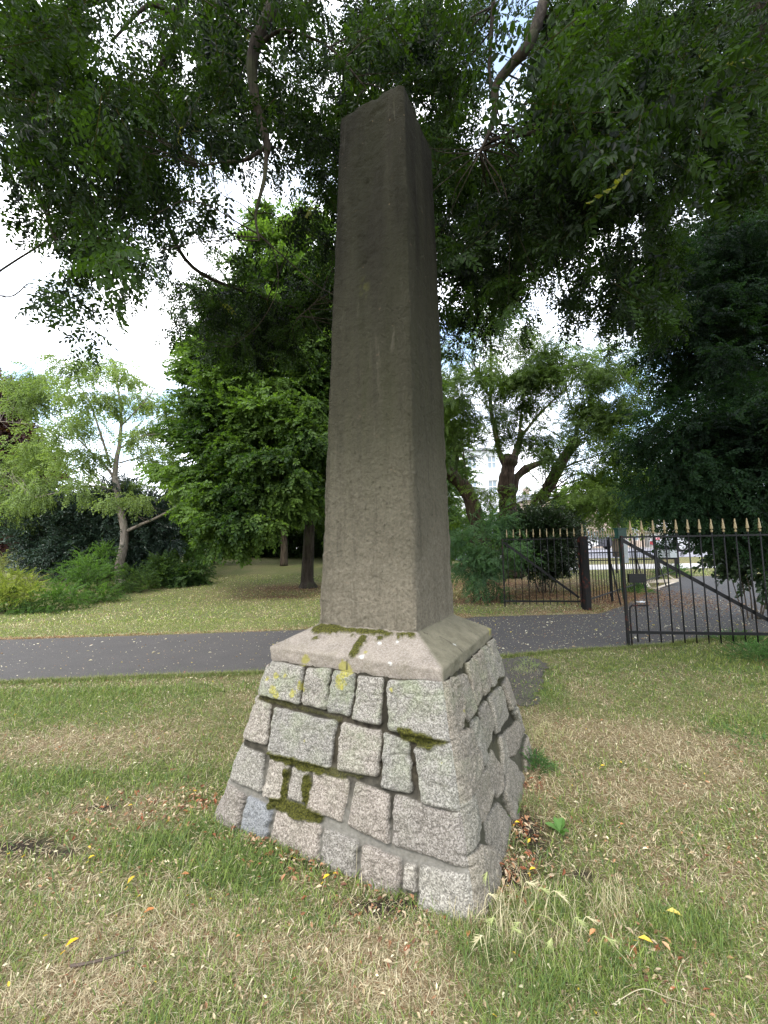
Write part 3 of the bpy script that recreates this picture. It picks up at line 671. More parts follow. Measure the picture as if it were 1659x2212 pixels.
def scatter(temps, P, D, scale, roll, rs, colfn):
    """instances of the templates as plain geometry; colfn(pos, per-leaf random, per-instance random) -> rgb"""
    Vs = []; Fs = []; Cs = []; n = 0; which = rs.integers(0, len(temps), len(P)); Fr = frames(D, roll, rs)
    for k, T in enumerate(temps):
        idx = np.where(which == k)[0]
        if not len(idx): continue
        v, f, lid = T; V = np.einsum('vi,nij->nvj', v, Fr[idx]*scale[idx][:, None, None])+P[idx][:, None]
        m_ = len(idx); Vs.append(V.reshape(-1, 3)); Fs.append((f[None]+(np.arange(m_)*len(v))[:, None, None]+n).reshape(-1, f.shape[1])); n += m_*len(v)
        ir = rs.uniform(size=m_); lr = np.mod(lid[None]*7.13+ir[:, None]*5.7, 1.); tw = lid < 0
        c = colfn(np.repeat(P[idx][:, None], len(v), 1), lr, np.repeat(ir[:, None], len(v), 1)); c[:, tw] = [.035, .03, .02]
        Cs.append(c.reshape(-1, 3))
    return np.vstack(Vs), np.vstack(Fs), np.vstack(Cs)
def leafcol(dark, light, yel=None, pyel=0., sc=.9, seed=0, zr=None):
    dark, light = np.array(dark), np.array(light)
    def f(P, lr, ir):
        t = np.clip(.5+(vnoise(P*sc, seed)-.5)*1.2+(lr-.5)*.7+(ir-.5)*.4, 0, 1)[..., None]
        c = dark+(light-dark)*t
        if yel is not None: c = np.where((np.mod(lr*13.7, 1) < pyel)[..., None], np.array(yel), c)
        return c
    return f
rs = np.random.default_rng(3)
PIN = [spray('p', rs, 8, .46, lambda r: pinnate(5, .22, .060, .029, r, .35)) for _ in range(6)]
PINQ = [spray('p', rs, 8, .46, lambda r: pinnate(5, .23, .062, .030, r, .3, quad=True)) for _ in range(6)]
def single(r, L=.09, W=.055): v, f = leaf_poly(L, W, .15); return v@rotx(r.uniform(-.7, .7)), f
OVAL = [spray('o', rs, 14, .42, lambda r: single(r, .10, .06)) for _ in range(6)]
SMALL = [spray('s', rs, 16, .34, lambda r: single(r, .055, .03)) for _ in range(6)]
TINY = [spray('t', rs, 14, .2, lambda r: single(r, .03, .02)) for _ in range(5)]
HANG = [spray('h', rs, 9, .4, lambda r: single(r, .085, .05)) for _ in range(6)]
def blobs_px(lst):
    """(x, y, r_px, Y[, depth ratio]) -> centre, radius"""
    out = []
    for b in lst:
        x, y, r_, Y = b[:4]; c = at(x, y, Y); out.append((c, r_/F*Y, b[4] if len(b) > 4 else 1.))
    return out
def fill(blobs, dens, rs, clump=.35, shell=.35, droop=.3, sub=10, flat=.5):
    """leafy sub-clumps through each blob; returns positions, directions"""
    P = []; D = []; CL = []
    for (c, r, q) in blobs:
        nsub = max(4, int(sub*max(.55, r**1.6))); d = rs.normal(size=(nsub, 3)); d /= np.linalg.norm(d, axis=1)[:, None]
        rad = r*(shell+(1-shell)*rs.uniform(size=nsub)**.5); cc = c+d*rad[:, None]*[1, q, 1]
        cr = min(clump, .62*r)*rs.uniform(.6, 1.3, nsub)
        CL += [(cc[i], cr[i], c) for i in range(nsub)]
        for i in range(nsub):
            n = max(5, int(dens*(cr[i]/.35)**1.5)); e = rs.normal(size=(n, 3))*.5; e[:, 2] *= flat; p = cc[i]+e*cr[i]
            out = (cc[i]-c)/(np.linalg.norm(cc[i]-c)+1e-6)
            P.append(p); D.append(out*.6+e*.8+rs.normal(size=(n, 3))*.3+[0, 0, -droop])
    return np.vstack(P), np.vstack(D), CL
def branches(mb, CL, limbs, rs, r0=.03, frac=1., k=5, maxL=9.):
    """from limb points to clump centres"""
    LP = np.vstack([l[0] for l in limbs]); LR = np.concatenate([l[1] for l in limbs])
    for (c, r, bc) in CL:
        if rs.uniform() > frac: continue
        d = (np.linalg.norm(LP-c, axis=1)+.6*np.maximum(0, LP[:, 2]-c[2]))*rs.uniform(.75, 1.3, len(LP)); j = int(np.argmin(d)); a = LP[j]
        L = np.linalg.norm(c-a)
        if L < .05 or L > maxL: continue
        mid = (a+c)/2+rs.normal(size=3)*.1*L+[0, 0, .08*L]
        rr = min(LR[j]*.7, r0*(.4+L*.35)); mb.tube(smooth_line([a, mid, c], 4), np.linspace(rr, rr*.15, 9), k, cap=False)
def limb(pts, r0, r1, n=8):
    P = smooth_line(pts, n); return (P, np.linspace(r0, r1, len(P)))
def tree(name, label, cat, basept, trunk_limbs, bl, temps, dens, colfn, bark, leafm, group=None, rs=None, clump=.35, shell=.35, droop=.3, sub=10, flat=.5, scale=(.8, 1.2), roll=.6, twf=1., twr=.03, pre=None, k=8, knob=.0, keep=None, maxL=9.):
    rs = rs or np.random.default_rng(abs(hash(name)) % 1000)
    t = thing(name, basept, label, cat, group); mb = MB()
    for (P, rad) in trunk_limbs:
        if knob: rad = rad*(1+knob*(fbm(P*2.5, 3)-.5)*2)
        mb.tube(P, rad, k if rad[0] > .04 else 6)
    P, D, CL = fill(blobs_px(bl), dens, rs, clump, shell, droop, sub, flat) if bl else (np.zeros((0, 3)), np.zeros((0, 3)), [])
    if pre is not None:
        P = np.vstack([P, pre[0]]); D = np.vstack([D, pre[1]]); CL = CL+pre[2]
    if keep is not None: m_ = keep(P); P, D = P[m_], D[m_]
    m_ = P[:, 2] > gz(P[:, 0], P[:, 1])+.05; P, D = P[m_], D[m_]
    if trunk_limbs: branches(mb, CL, trunk_limbs, rs, twr, twf, maxL=maxL); mb.build('trunk', bark, t, smooth=True)
    V, F_, Cc = scatter(temps, P, D, rs.uniform(*scale, len(P)), roll, rs, colfn)
    mesh_np('crown' if trunk_limbs else 'foliage', V, [F_], leafm, t, col=Cc)
    return t
# ---- the canopy overhead: density read off the picture in 60 px cells, hung at its own depths
CAN = """9998348888868888862899999998
9997346885468888851899997887
8888667886468888842899997799
8888888886788887731899998889
6888878787888888743899999888
6688876673888888867888999887
4688885342588888878999988888
5788874422478877888998778999
1677775532357777888876579999
1677753432367777787766778999
0357616888877777887467888999
0157507888877777764157787999
0034202688866666431024448999"""
LAI = [0, .12, .25, .45, .7, 1.05, 1.5, 2.1, 3.0, 4.2]
def near_right(i, j): return i >= 24 and j >= 7
def canopy(sel, depth, gain, rs, size_area=.020, pull=1.):
    P = []; D = []; CL = []
    rows = CAN.split('\n')
    for j, row in enumerate(rows):
        for i, ch in enumerate(row):
            if not sel(i, j): continue
            lai = LAI[int(ch)]*(gain[0] if i <= 11 else gain[1])
            if lai <= 0: continue
            # solid angle area of the cell at depth d, per layer
            for layer in range(3):
                Y0, Y1 = depth(i, j); Y = Y0+(Y1-Y0)*(layer+rs.uniform())/3
                area = (60/F*Y)**2; n = lai/3*area/size_area; n = int(n)+(rs.uniform() < n-int(n))
                if n <= 0: continue
                # clumpy
                nc = max(1, n//4); cx = rs.uniform(-6, 66, nc)+i*60; cy = rs.uniform(-6, 66, nc)+j*60
                pick = rs.integers(0, nc, n); xs = cx[pick]+rs.normal(0, 13, n); ys = cy[pick]+rs.normal(0, 13, n); Ys = Y+rs.normal(0, .25, n)
                for a, b, c_ in zip(xs, ys, Ys):
                    P.append(at(a, b, max(c_, 1.6)))
                CL.append((at(cx[0], cy[0], Y), .3, at(cx[0], cy[0]-80, Y)))
    P = np.array(P); px = to_px(P); P = P[~((px[:, 0] > 690) & (px[:, 0] < 985) & (px[:, 1] > 150) & (P[:, 1] < 3.6))]; n = len(P)
    D = rs.normal(size=(n, 3))*[.9, .9, .45]+[-.15, 0, -.45]
    U = D/np.linalg.norm(D, axis=1)[:, None]; P = P-U*.2
    dig = np.array([[int(c) for c in r_] for r_ in rows]); ok = np.ones(n, bool); u_ = rs.uniform(size=n)
    for t_ in (0., .25, .5):
        q = to_px(P+U*t_); i_ = np.clip((q[:, 0]//60).astype(int), 0, 27); j_ = np.floor(q[:, 1]/60).astype(int); jj = np.clip(j_, 0, 12)
        v_ = np.where((j_ > 12), 0, dig[jj, i_]); ok &= (j_ < 0) | (u_ < np.array([0, .12, .25, .42, .58, .75, .88, 1, 1, 1])[v_])
    # small windows of sky between the clumps
    ok &= (vnoise(np.c_[to_px(P+U*.25)/34., P[:, 1]*.25], 91) > .31)
    P, D = P[ok], D[ok]
    return P, D, CL
rs = np.random.default_rng(21)
def can_depth(i, j):
    if j >= 9 and i >= 5 and i <= 12: return (5.0, 7.5)
    if 11 <= i <= 16: return (3.1, 6.2)
    if i <= 4: return (2.7, 4.6)
    if i <= 10: return (3., 5.8)
    if 19 <= i <= 25 and 2 <= j <= 5: return (1.9, 5.0)
    return (3.2, 7.0)
Pc, Dc, CLc = canopy(lambda i, j: not near_right(i, j), can_depth, (1.2, 1.45), rs)
# the same crown goes on above and around the frame
def over(n, rs, x0, x1, y0, y1, z0, z1):
    P = np.c_[rs.uniform(x0, x1, n), rs.uniform(y0, y1, n), rs.uniform(z0, z1, n)]
    m_ = vnoise(P*.9, 61) > .42; P = P[m_]; return P, rs.normal(size=(len(P), 3))*[1, 1, .4]+[0, 0, -.3]
def inframe(P):
    d = P-O; z = d@_fw; x = CXP+F*(d@_r)/z; y = CYP-F*(d@_u)/z
    return (z > 0) & (x > -30) & (x < 1690) & (y > -25) & (y < 2240)
P2, D2 = over(2100, rs, -4.5, 7.5, .5, 8., 5.2, 8.5); k_ = ~inframe(P2); P2, D2 = P2[k_], D2[k_]
TB = np.array([5.6, 4.3, 0.])
main_trunk = limb([TB, TB+[-.05, .0, 2], TB+[-.15, 0, 4], (5.2, 4.3, 5.4), at(1668, 40, 4.3), at(1600, -120, 4.3)], .34, .2, 10)
fork = at(1640, -40, 4.3)
L1 = limb([fork, (3.8, 4.4, 9.), (1.8, 4.3, 9.4), (-.3, 3.3, 7.8), at(590, -120, 3.15), at(590, 0, 3.15), at(548, 110, 3.15), at(549, 200, 3.15), at(575, 305, 3.15), at(578, 330, 3.15)], .10, .026, 8)
L1b = limb([at(576, 318, 3.15), at(572, 380, 3.15), at(560, 430, 3.15), at(552, 470, 3.15), at(560, 520, 3.15)], .022, .008, 7)
L1c = limb([at(577, 315, 3.15), at(530, 345, 3.15), at(480, 350, 3.15), at(420, 362, 3.15)], .02, .006, 7)
L1d = limb([at(548, 110, 3.15), at(600, 68, 3.15), at(660, 78, 3.15), at(720, 110, 3.15), at(790, 190, 3.15)], .02, .006, 7)
L2 = limb([fork+[0, 0, .3], (3.3, 4.2, 8.6), (2.0, 3.6, 7.6), at(1150, 80, 3.15), at(1105, 140, 3.15), at(1072, 185, 3.15), at(1069, 240, 3.15), at(1055, 290, 3.15), at(1036, 332, 3.15)], .075, .012, 8)
L2b = limb([at(1066, 0, 3.15), at(1060, 90, 3.15), at(1057, 160, 3.15), at(1066, 200, 3.15)], .02, .012, 7)
L3 = limb([(1.8, 4.3, 9.4), (-1.4, 4.2, 8.3), at(250, -20, 4), at(130, 60, 3.9), at(60, 300, 3.8), at(120, 520, 3.8)], .1, .015, 8)
L4 = limb([(-1.4, 4.2, 8.3), at(430, -60, 4.3), at(385, 25, 4.2), at(320, 12, 4.1), at(240, 90, 4)], .05, .012, 8)
L5 = limb([(-1.4, 4.2, 8.3), at(360, 120, 4.6), at(330, 330, 4.8), at(400, 560, 5.2), at(560, 640, 5.6), at(690, 680, 5.8)], .05, .012, 8)
L6 = limb([(-3.0, 4.6, 6.), at(-20, 600, 4.2), at(20, 640, 4.2), at(62, 612, 4.1)], .012, .005, 8)
wires = [limb([at(*p, 4.2) for p in q], .0065, .0025, 6) for q in ([(552, 470), (520, 440), (480, 420), (455, 380)], [(552, 470), (490, 500), (440, 470)], [(556, 500), (590, 540), (600, 620), (560, 700), (500, 750)], [(548, 460), (600, 470), (640, 560)], [(480, 360), (490, 420), (530, 455)], [(460, 350), (470, 430), (520, 500), (540, 560)], [(640, 690), (690, 640), (720, 560)])]
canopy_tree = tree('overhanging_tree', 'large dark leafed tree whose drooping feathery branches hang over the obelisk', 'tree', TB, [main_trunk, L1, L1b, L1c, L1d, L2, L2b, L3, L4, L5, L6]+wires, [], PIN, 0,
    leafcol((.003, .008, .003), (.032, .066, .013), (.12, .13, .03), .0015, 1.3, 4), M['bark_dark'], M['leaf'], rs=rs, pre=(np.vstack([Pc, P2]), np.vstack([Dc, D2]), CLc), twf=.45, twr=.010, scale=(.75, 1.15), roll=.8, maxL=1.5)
print('canopy sprays', len(Pc), len(P2))
# ---- the dark tree on the right, beyond the railings
rs = np.random.default_rng(31)
TB2 = gnd(1690, 1245)
tb = at(1720, 900, TB2[1])
RT = [limb([TB2, at(1700, 1000, TB2[1]), at(1690, 700, TB2[1]-.3), at(1640, 400, TB2[1]-.5)], .28, .1, 8),
      limb([at(1700, 1000, TB2[1]), at(1580, 880, TB2[1]-.8), at(1480, 840, TB2[1]-1), at(1400, 900, TB2[1]-1)], .09, .02, 7),
      limb([at(1700, 900, TB2[1]), at(1560, 700, TB2[1]-.5), at(1440, 600, TB2[1])], .1, .02, 7),
      limb([at(1700, 1040, TB2[1]), at(1560, 1010, TB2[1]-1), at(1450, 1060, TB2[1]-1.2)], .06, .015, 7)]
RB = [(1640, 480, 90, 8.5), (1560, 560, 80, 8), (1620, 640, 90, 8.), (1500, 660, 70, 8), (1540, 760, 90, 7.8), (1630, 800, 100, 7.4), (1480, 810, 40, 8.3), (1490, 890, 55, 7.9), (1560, 900, 90, 7.2), (1650, 930, 100, 7.0), (1460, 950, 50, 7.7), (1500, 990, 80, 7.2), (1600, 1020, 90, 6.8), (1440, 1015, 42, 7.6), (1450, 1070, 36, 7.4), (1530, 1070, 55, 7.), (1640, 1080, 60, 6.8), (1590, 700, 90, 8.5), (1720, 700, 110, 8.), (1760, 900, 120, 7.), (1760, 500, 120, 8.5), (1700, 350, 90, 8.5), (1500, 520, 60, 8.8), (1420, 580, 40, 8.8), (1480, 1110, 30, 7.2), (1590, 1110, 40, 6.9), (1650, 1130, 40, 7.0)]
tree('robinia_tree', 'dense dark bluish green tree hanging over the near gate leaf at right', 'tree', TB2, RT, RB, PIN, 17,
     leafcol((.005, .014, .008), (.026, .062, .026), sc=1.2, seed=9), M['bark_dark'], M['leaf'], rs=rs, sub=12, droop=.35, clump=.42, shell=.2, flat=.4, twf=.5, scale=(.9, 1.3), twr=.02)
# ---- bush behind the near gate on the right
def bush(name, label, cat, bl, temps, dens, cf, leafm, seed, group=None, sub=16, scale=(.8, 1.2), clump=.3, droop=.0, shell=.45, stems=True, flat=.7, bark='bark'):
    rs = np.random.default_rng(seed); B = blobs_px(bl)
    c0 = np.mean([b[0] for b in B], 0); base_ = np.array([c0[0], c0[1], float(gz(c0[0], c0[1]))])
    lim = []
    if stems:
        for (c, r, q) in B[:10]:
            b2 = base_+[(c[0]-base_[0])*.4, (c[1]-base_[1])*.4, 0]; b2[2] = float(gz(b2[0], b2[1]))-.02; lim.append(limb([b2, (b2+c)/2+rs.normal(size=3)*.05, c], .03*min(1, r)+.008, .006, 5))
    t = thing(name, base_, label, cat, group)
    P, D, CL = fill(B, dens, rs, clump, shell, droop, sub, flat); m_ = P[:, 2] > gz(P[:, 0], P[:, 1])+.03; P, D = P[m_], D[m_]
    if lim:
        mb = MB()
        for (q, r_) in lim: mb.tube(q, r_, 5)
        branches(mb, CL, lim, rs, .012, .5, 4); mb.build('stem', M[bark], t, smooth=True)
    V, F_, Cc = scatter(temps, P, D, rs.uniform(*scale, len(P)), .9, rs, cf); mesh_np('foliage', V, [F_], leafm, t, col=Cc)
    return t
GLOSS = leafcol((.012, .03, .012), (.05, .09, .03), sc=3, seed=12)
bush('laurel_bush', 'dark glossy bush spilling over the path edge behind the near gate at right', 'bush', [(1625, 1150, 40, 8.0), (1640, 1200, 38, 8.0), (1600, 1195, 25, 8.1), (1690, 1170, 60, 8.0), (1650, 1235, 25, 8.0), (1575, 1160, 18, 8.3), (1555, 1175, 10, 8.4)], OVAL, 20, GLOSS, M['leaf_shiny'], 41, clump=.28)
bush('clipped_hedge', 'black green hedge clump behind the spiked left gate leaf', 'hedge', [(1170, 1175, 42, 12.6), (1195, 1150, 30, 12.6), (1150, 1150, 30, 12.8), (1200, 1195, 22, 12.6), (1165, 1205, 26, 12.4), (1140, 1190, 26, 12.6), (1210, 1165, 16, 12.8)], SMALL, 60, leafcol((.008, .018, .007), (.02, .04, .012), sc=3, seed=13), M['leaf_shiny'], 42, clump=.4, sub=26, scale=(1.2, 1.6))
# ---- the old gnarled tree right of the obelisk
rs = np.random.default_rng(51)
GB = gnd(1085, 1246); GYY = GB[1]; gnar = lambda x, y, dy=0: at(x, y, GYY+dy)
lean_top = gnar(1247, 948, -1.6)
GT = [limb([gnd(1105, 1248), gnar(1102, 1180), gnar(1098, 1110), gnar(1093, 1060), gnar(1098, 1010), gnar(1104, 985)], .42, .30, 8),
      limb([gnd(1045, 1246), gnar(1040, 1180), gnar(1026, 1110), gnar(1008, 1060), gnar(985, 1035), gnar(968, 1020)], .40, .26, 8),
      limb([gnar(1100, 1100), gnar(1112, 1040), gnar(1132, 1016), gnar(1156, 1004), gnar(1178, 996), gnar(1200, 985)], .24, .06, 8),
      limb([gnar(1100, 1020), gnar(1112, 985), gnar(1120, 960), gnar(1128, 930)], .2, .1, 8),
      limb([gnd(1120, 1246), gnar(1130, 1150, -.8), gnar(1150, 1105, -1.2), gnar(1180, 1060, -1.4), gnar(1212, 1000, -1.5), lean_top], .27, .19, 8),
      limb([gnar(1098, 1020), gnar(1080, 980), gnar(1068, 920), gnar(1060, 880), gnar(1060, 800), gnar(1058, 700), gnar(1040, 650)], .13, .02, 8),
      limb([gnar(1060, 860), gnar(1040, 830), gnar(1015, 790), gnar(990, 740)], .05, .012, 8),
      limb([gnar(1128, 940), gnar(1160, 900), gnar(1190, 870), gnar(1240, 820), gnar(1290, 760)], .075, .012, 8),
      limb([gnar(1190, 870), gnar(1240, 862), gnar(1300, 865)], .03, .012, 6),
      limb([gnar(1120, 960), gnar(1128, 880), gnar(1140, 800), gnar(1170, 760)], .07, .015, 8),
      limb([lean_top, gnar(1240, 900, -1.5), gnar(1225, 850, -1.5), gnar(1215, 800, -.6)], .035, .01, 6),
      limb([lean_top, gnar(1250, 900, -1.5), gnar(1270, 850, -.6)], .03, .01, 6),
      limb([lean_top, gnar(1280, 925, -1.5), gnar(1320, 880, -.6)], .04, .01, 6), limb([lean_top, gnar(1290, 950, -1.5), gnar(1350, 945, -.6)], .03, .01, 6),
      limb([gnar(985, 1035), gnar(985, 980), gnar(975, 930), gnar(960, 900)], .06, .015, 6), limb([gnar(1010, 1050), gnar(1000, 960), gnar(1006, 900)], .04, .012, 6)]
GBl = [(1010, 770, 40, 13.), (1060, 720, 36, 13), (1030, 690, 30, 13.2), (1000, 840, 34, 13), (1090, 800, 40, 13.4), (1150, 780, 44, 13), (1210, 790, 44, 13), (1270, 790, 44, 12.6), (1300, 850, 46, 12.6), (1240, 850, 36, 13.2), (1170, 850, 38, 13.6), (1110, 880, 36, 13.4), (1040, 900, 34, 13.5), (1330, 900, 38, 12.6), (1290, 920, 40, 12.8), (1200, 930, 30, 13.6), (990, 985, 22, 14.2), (1150, 940, 22, 14.2), (1310, 990, 46, 12.8), (1270, 1030, 30, 13.6), (1350, 830, 30, 13), (1340, 1060, 36, 12.6), (1290, 1080, 34, 12.8), (1060, 960, 16, 14.2), (1235, 1080, 26, 13.2), (985, 920, 24, 13.2), (1190, 975, 16, 12.8), (1210, 975, 18, 12.8), (1370, 770, 26, 13), (1180, 740, 26, 13), (1055, 1060, 14, 14.6), (1150, 1070, 18, 15), (1200, 1120, 20, 13.4), (975, 870, 26, 13.4), (1350, 960, 34, 12.4), (1090, 660, 20, 13), (1130, 700, 16, 13)]
tree('gnarled_tree', 'old gnarled tree with twisted dark trunks and a leaning limb, just right of the obelisk', 'tree', GB, GT, GBl, PINQ, 15,
     leafcol((.035, .065, .016), (.12, .19, .04), sc=.8, seed=19), M['bark_gnarl'], M['leaf_soft'], rs=rs, sub=8, clump=.55, shell=.25, flat=.4, twf=.7, twr=.02, knob=.35, k=11, scale=(1.1, 1.6))
SPR = leafcol((.03, .07, .03), (.09, .17, .07), sc=2, seed=23)
bush('suckering_shrub', 'feathery bluish green suckers growing round the foot of the gnarled tree', 'bush', [(1085, 1135, 14, 11.8), (1005, 1160, 24, 11.6), (1040, 1165, 26, 11.5), (1070, 1190, 22, 11.3), (1000, 1190, 20, 11.5), (1090, 1205, 20, 11.2), (1040, 1215, 24, 11.2), (1060, 1240, 18, 11.0), (1020, 1235, 18, 11.2), (1110, 1180, 14, 11.2), (1070, 1140, 14, 11.7)], PINQ, 7, SPR, M['leaf_soft'], 52, sub=5, clump=.36, droop=.2, scale=(.9, 1.3))
# ---- large tree left of the obelisk
rs = np.random.default_rng(61)
B4 = gnd(665, 1269); Y4 = B4[1]; q4 = lambda x, y, dy=0: at(x, y, Y4+dy)
T4 = [limb([B4+[0, 0, -.05], q4(664, 1240), q4(668, 1150), q4(670, 1050), q4(672, 900), q4(665, 700), q4(650, 560)], .26, .06, 8)]+[limb([q4(669, y0), q4((669+x1)/2, (y0+y1)/2-15, dy/2), q4(x1, y1, dy)], .09, .02, 6) for (y0, x1, y1, dy) in [(1090, 520, 1040, -1), (1060, 560, 940, 1), (1000, 470, 900, 0), (900, 480, 780, -.5), (950, 760, 880, 0), (820, 560, 640, .5), (1080, 600, 1120, -2.5), (1050, 760, 1040, -1), (760, 600, 560, 0)]]
T4[0][1][:6] *= np.linspace(1.5, 1., 6)
Bl4 = [(600, 560, 50, 15), (660, 540, 50, 15), (560, 610, 45, 15), (620, 640, 60, 14.6), (680, 640, 60, 15), (520, 690, 55, 14.6), (590, 730, 66, 14), (660, 760, 70, 14), (480, 770, 55, 14.4), (440, 800, 40, 14.4), (540, 820, 66, 13.6), (640, 860, 70, 13.4), (470, 860, 55, 13.8), (420, 850, 30, 14), (590, 910, 66, 13.2), (500, 930, 60, 13.2), (430, 930, 44, 13.6), (670, 940, 60, 13), (550, 990, 62, 12.8), (450, 1000, 50, 13.2), (640, 1010, 58, 12.6), (400, 1000, 36, 13.4), (500, 1060, 54, 12.6), (580, 1070, 50, 12.2), (430, 1070, 40, 12.8), (650, 1080, 34, 12.4), (460, 1120, 40, 12.4), (530, 1120, 44, 12.1), (590, 1125, 24, 12), (480, 1160, 28, 12.2), (530, 1160, 18, 12.2), (690, 860, 50, 14), (770, 800, 70, 15), (780, 950, 70, 15), (760, 650, 60, 15.5), (880, 850, 60, 16), (860, 1000, 60, 16), (800, 1060, 40, 15.5), (420, 780, 28, 14.6), (600, 500, 36, 15.4), (690, 1060, 30, 15)]
tree('spreading_tree', 'big broad leafed green tree with a dark trunk left of the obelisk', 'tree', B4, T4, Bl4, OVAL, 34,
     leafcol((.022, .05, .012), (.115, .19, .04), sc=.7, seed=29), M['bark_dark'], M['leaf_soft'], rs=rs, sub=11, clump=.62, shell=.3, flat=.35, twf=.5, twr=.03, scale=(1., 1.5), droop=.25)
rs = np.random.default_rng(62)
B5 = gnd(613, 1222); Y5 = B5[1]; q5 = lambda x, y: at(x, y, Y5)
tree('background_tree', 'slimmer tree with an ivy green trunk standing behind the big one left of the obelisk', 'tree', B5, [limb([B5, q5(614, 1180), q5(612, 1120), q5(618, 1000), q5(620, 850)], .22, .08, 8), limb([q5(613, 1100), q5(570, 1040), q5(560, 960)], .08, .03, 6)],
     [(620, 1040, 60, Y5+1), (560, 1070, 50, Y5), (680, 1060, 60, Y5), (600, 950, 80, Y5+1), (700, 950, 80, Y5+1), (520, 980, 60, Y5+1), (640, 850, 80, Y5+1), (740, 1010, 60, Y5), (500, 1080, 40, Y5+1)], OVAL, 16,
     leafcol((.03, .055, .018), (.08, .13, .035), sc=.6, seed=33), M['bark'], M['leaf'], rs=rs, sub=5, clump=.9, scale=(1.4, 2.), twr=.03, twf=.5)
# ---- cherry tree at left
rs = np.random.default_rng(71)
B6 = gnd(262, 1262); Y6 = B6[1]; q6 = lambda x, y, dy=0: at(x, y, Y6+dy)
T6 = [limb([B6+[0, 0, -.1], q6(257, 1230), q6(267, 1180), q6(268, 1140), q6(258, 1090), q6(254, 1060), q6(248, 1030)], .17, .11, 8),
      limb([q6(248, 1030), q6(252, 990), q6(258, 960), q6(262, 900), q6(255, 840), q6(245, 780)], .1, .02, 8),
      limb([q6(272, 1148), q6(300, 1135), q6(345, 1115), q6(385, 1090), q6(430, 1050)], .07, .02, 8),
      limb([q6(252, 1040), q6(230, 1010), q6(205, 985), q6(170, 950), q6(120, 900)], .06, .015, 8),
      limb([q6(250, 1060), q6(200, 1050), q6(120, 1065), q6(40, 1085)], .05, .012, 8),
      limb([q6(256, 970), q6(300, 945), q6(350, 935)], .04, .012, 8), limb([q6(258, 1000), q6(300, 990), q6(340, 1000)], .035, .01, 8),
      limb([q6(240, 1010), q6(215, 930), q6(190, 860), q6(150, 810)], .05, .012, 8), limb([q6(262, 920), q6(310, 870), q6(340, 830)], .035, .01, 8),
      limb([q6(150, 950), q6(80, 920), q6(0, 910)], .03, .01, 6)]
T6[0][1][:5] *= np.linspace(1.25, 1, 5)
cb = np.random.default_rng(5); Bl6 = [(40, 830, 26), (90, 810, 26), (150, 790, 30), (210, 790, 28), (270, 810, 26), (60, 880, 34), (120, 860, 36), (180, 850, 36), (240, 860, 30), (300, 860, 26), (70, 945, 36), (140, 930, 40), (200, 920, 34), (330, 920, 26), (30, 1000, 40), (90, 1000, 42), (150, 1000, 40), (205, 990, 28), (350, 980, 28), (310, 960, 26), (20, 1060, 38), (80, 1060, 36), (130, 1070, 26), (170, 1060, 24), (30, 1110, 28), (60, 1130, 14), (300, 1080, 20), (290, 1050, 22), (370, 1030, 26), (400, 1060, 22), (-50, 1010, 40), (230, 1080, 12), (385, 900, 20), (350, 870, 18)]
tree('cherry_tree', 'airy lime green tree with a pale bare trunk rising from the shrub border at left', 'tree', B6, T6, [(x, y, r_*1.05, Y6+cb.uniform(-1.6, 1.2)) for (x, y, r_) in Bl6], HANG, 18,
     leafcol((.10, .145, .05), (.22, .29, .11), sc=1., seed=37), M['bark_pale'], M['leaf_soft'], rs=rs, sub=20, clump=.36, shell=.1, flat=.45, droop=.7, twf=.35, twr=.012, k=10, scale=(.8, 1.2))
# ---- shrubs and border on the left
HOL = leafcol((.012, .026, .016), (.05, .085, .06), sc=2.5, seed=43)
Yh = float(gnd(200, 1262)[1])+1.5
bush('holly_bush', 'rounded dark bluish evergreen bush behind the pale cherry trunk', 'bush', [(150, 1120, 55, Yh), (220, 1090, 55, Yh), (290, 1110, 60, Yh), (340, 1140, 45, Yh), (110, 1160, 45, Yh), (180, 1170, 50, Yh), (250, 1165, 55, Yh), (320, 1190, 45, Yh), (220, 1210, 40, Yh), (290, 1215, 40, Yh), (370, 1160, 26, Yh), (80, 1130, 22, Yh)], SMALL, 46, HOL, M['leaf_shiny'], 71, sub=9, clump=.6, scale=(1.5, 2.2))
YG = leafcol((.10, .135, .02), (.26, .30, .06), sc=3, seed=47)
bush('golden_shrub', 'low bright yellow green shrub at the far left border edge', 'bush', [(5, 1262, 18, 10.6), (40, 1258, 18, 10.7), (66, 1264, 14, 10.8), (25, 1280, 16, 10.4), (60, 1284, 11, 10.4), (-30, 1270, 30, 10.6), (0, 1290, 14, 10.3)], SMALL, 30, YG, M['leaf_soft'], 72, sub=20, clump=.2, scale=(.6, .8))
BG1 = leafcol((.035, .075, .016), (.10, .19, .04), sc=2.5, seed=53); BG2 = leafcol((.02, .045, .014), (.07, .12, .035), sc=2.5, seed=54)
def edgeY(x, y, d=.3): return float(gnd(x, y)[1])+d
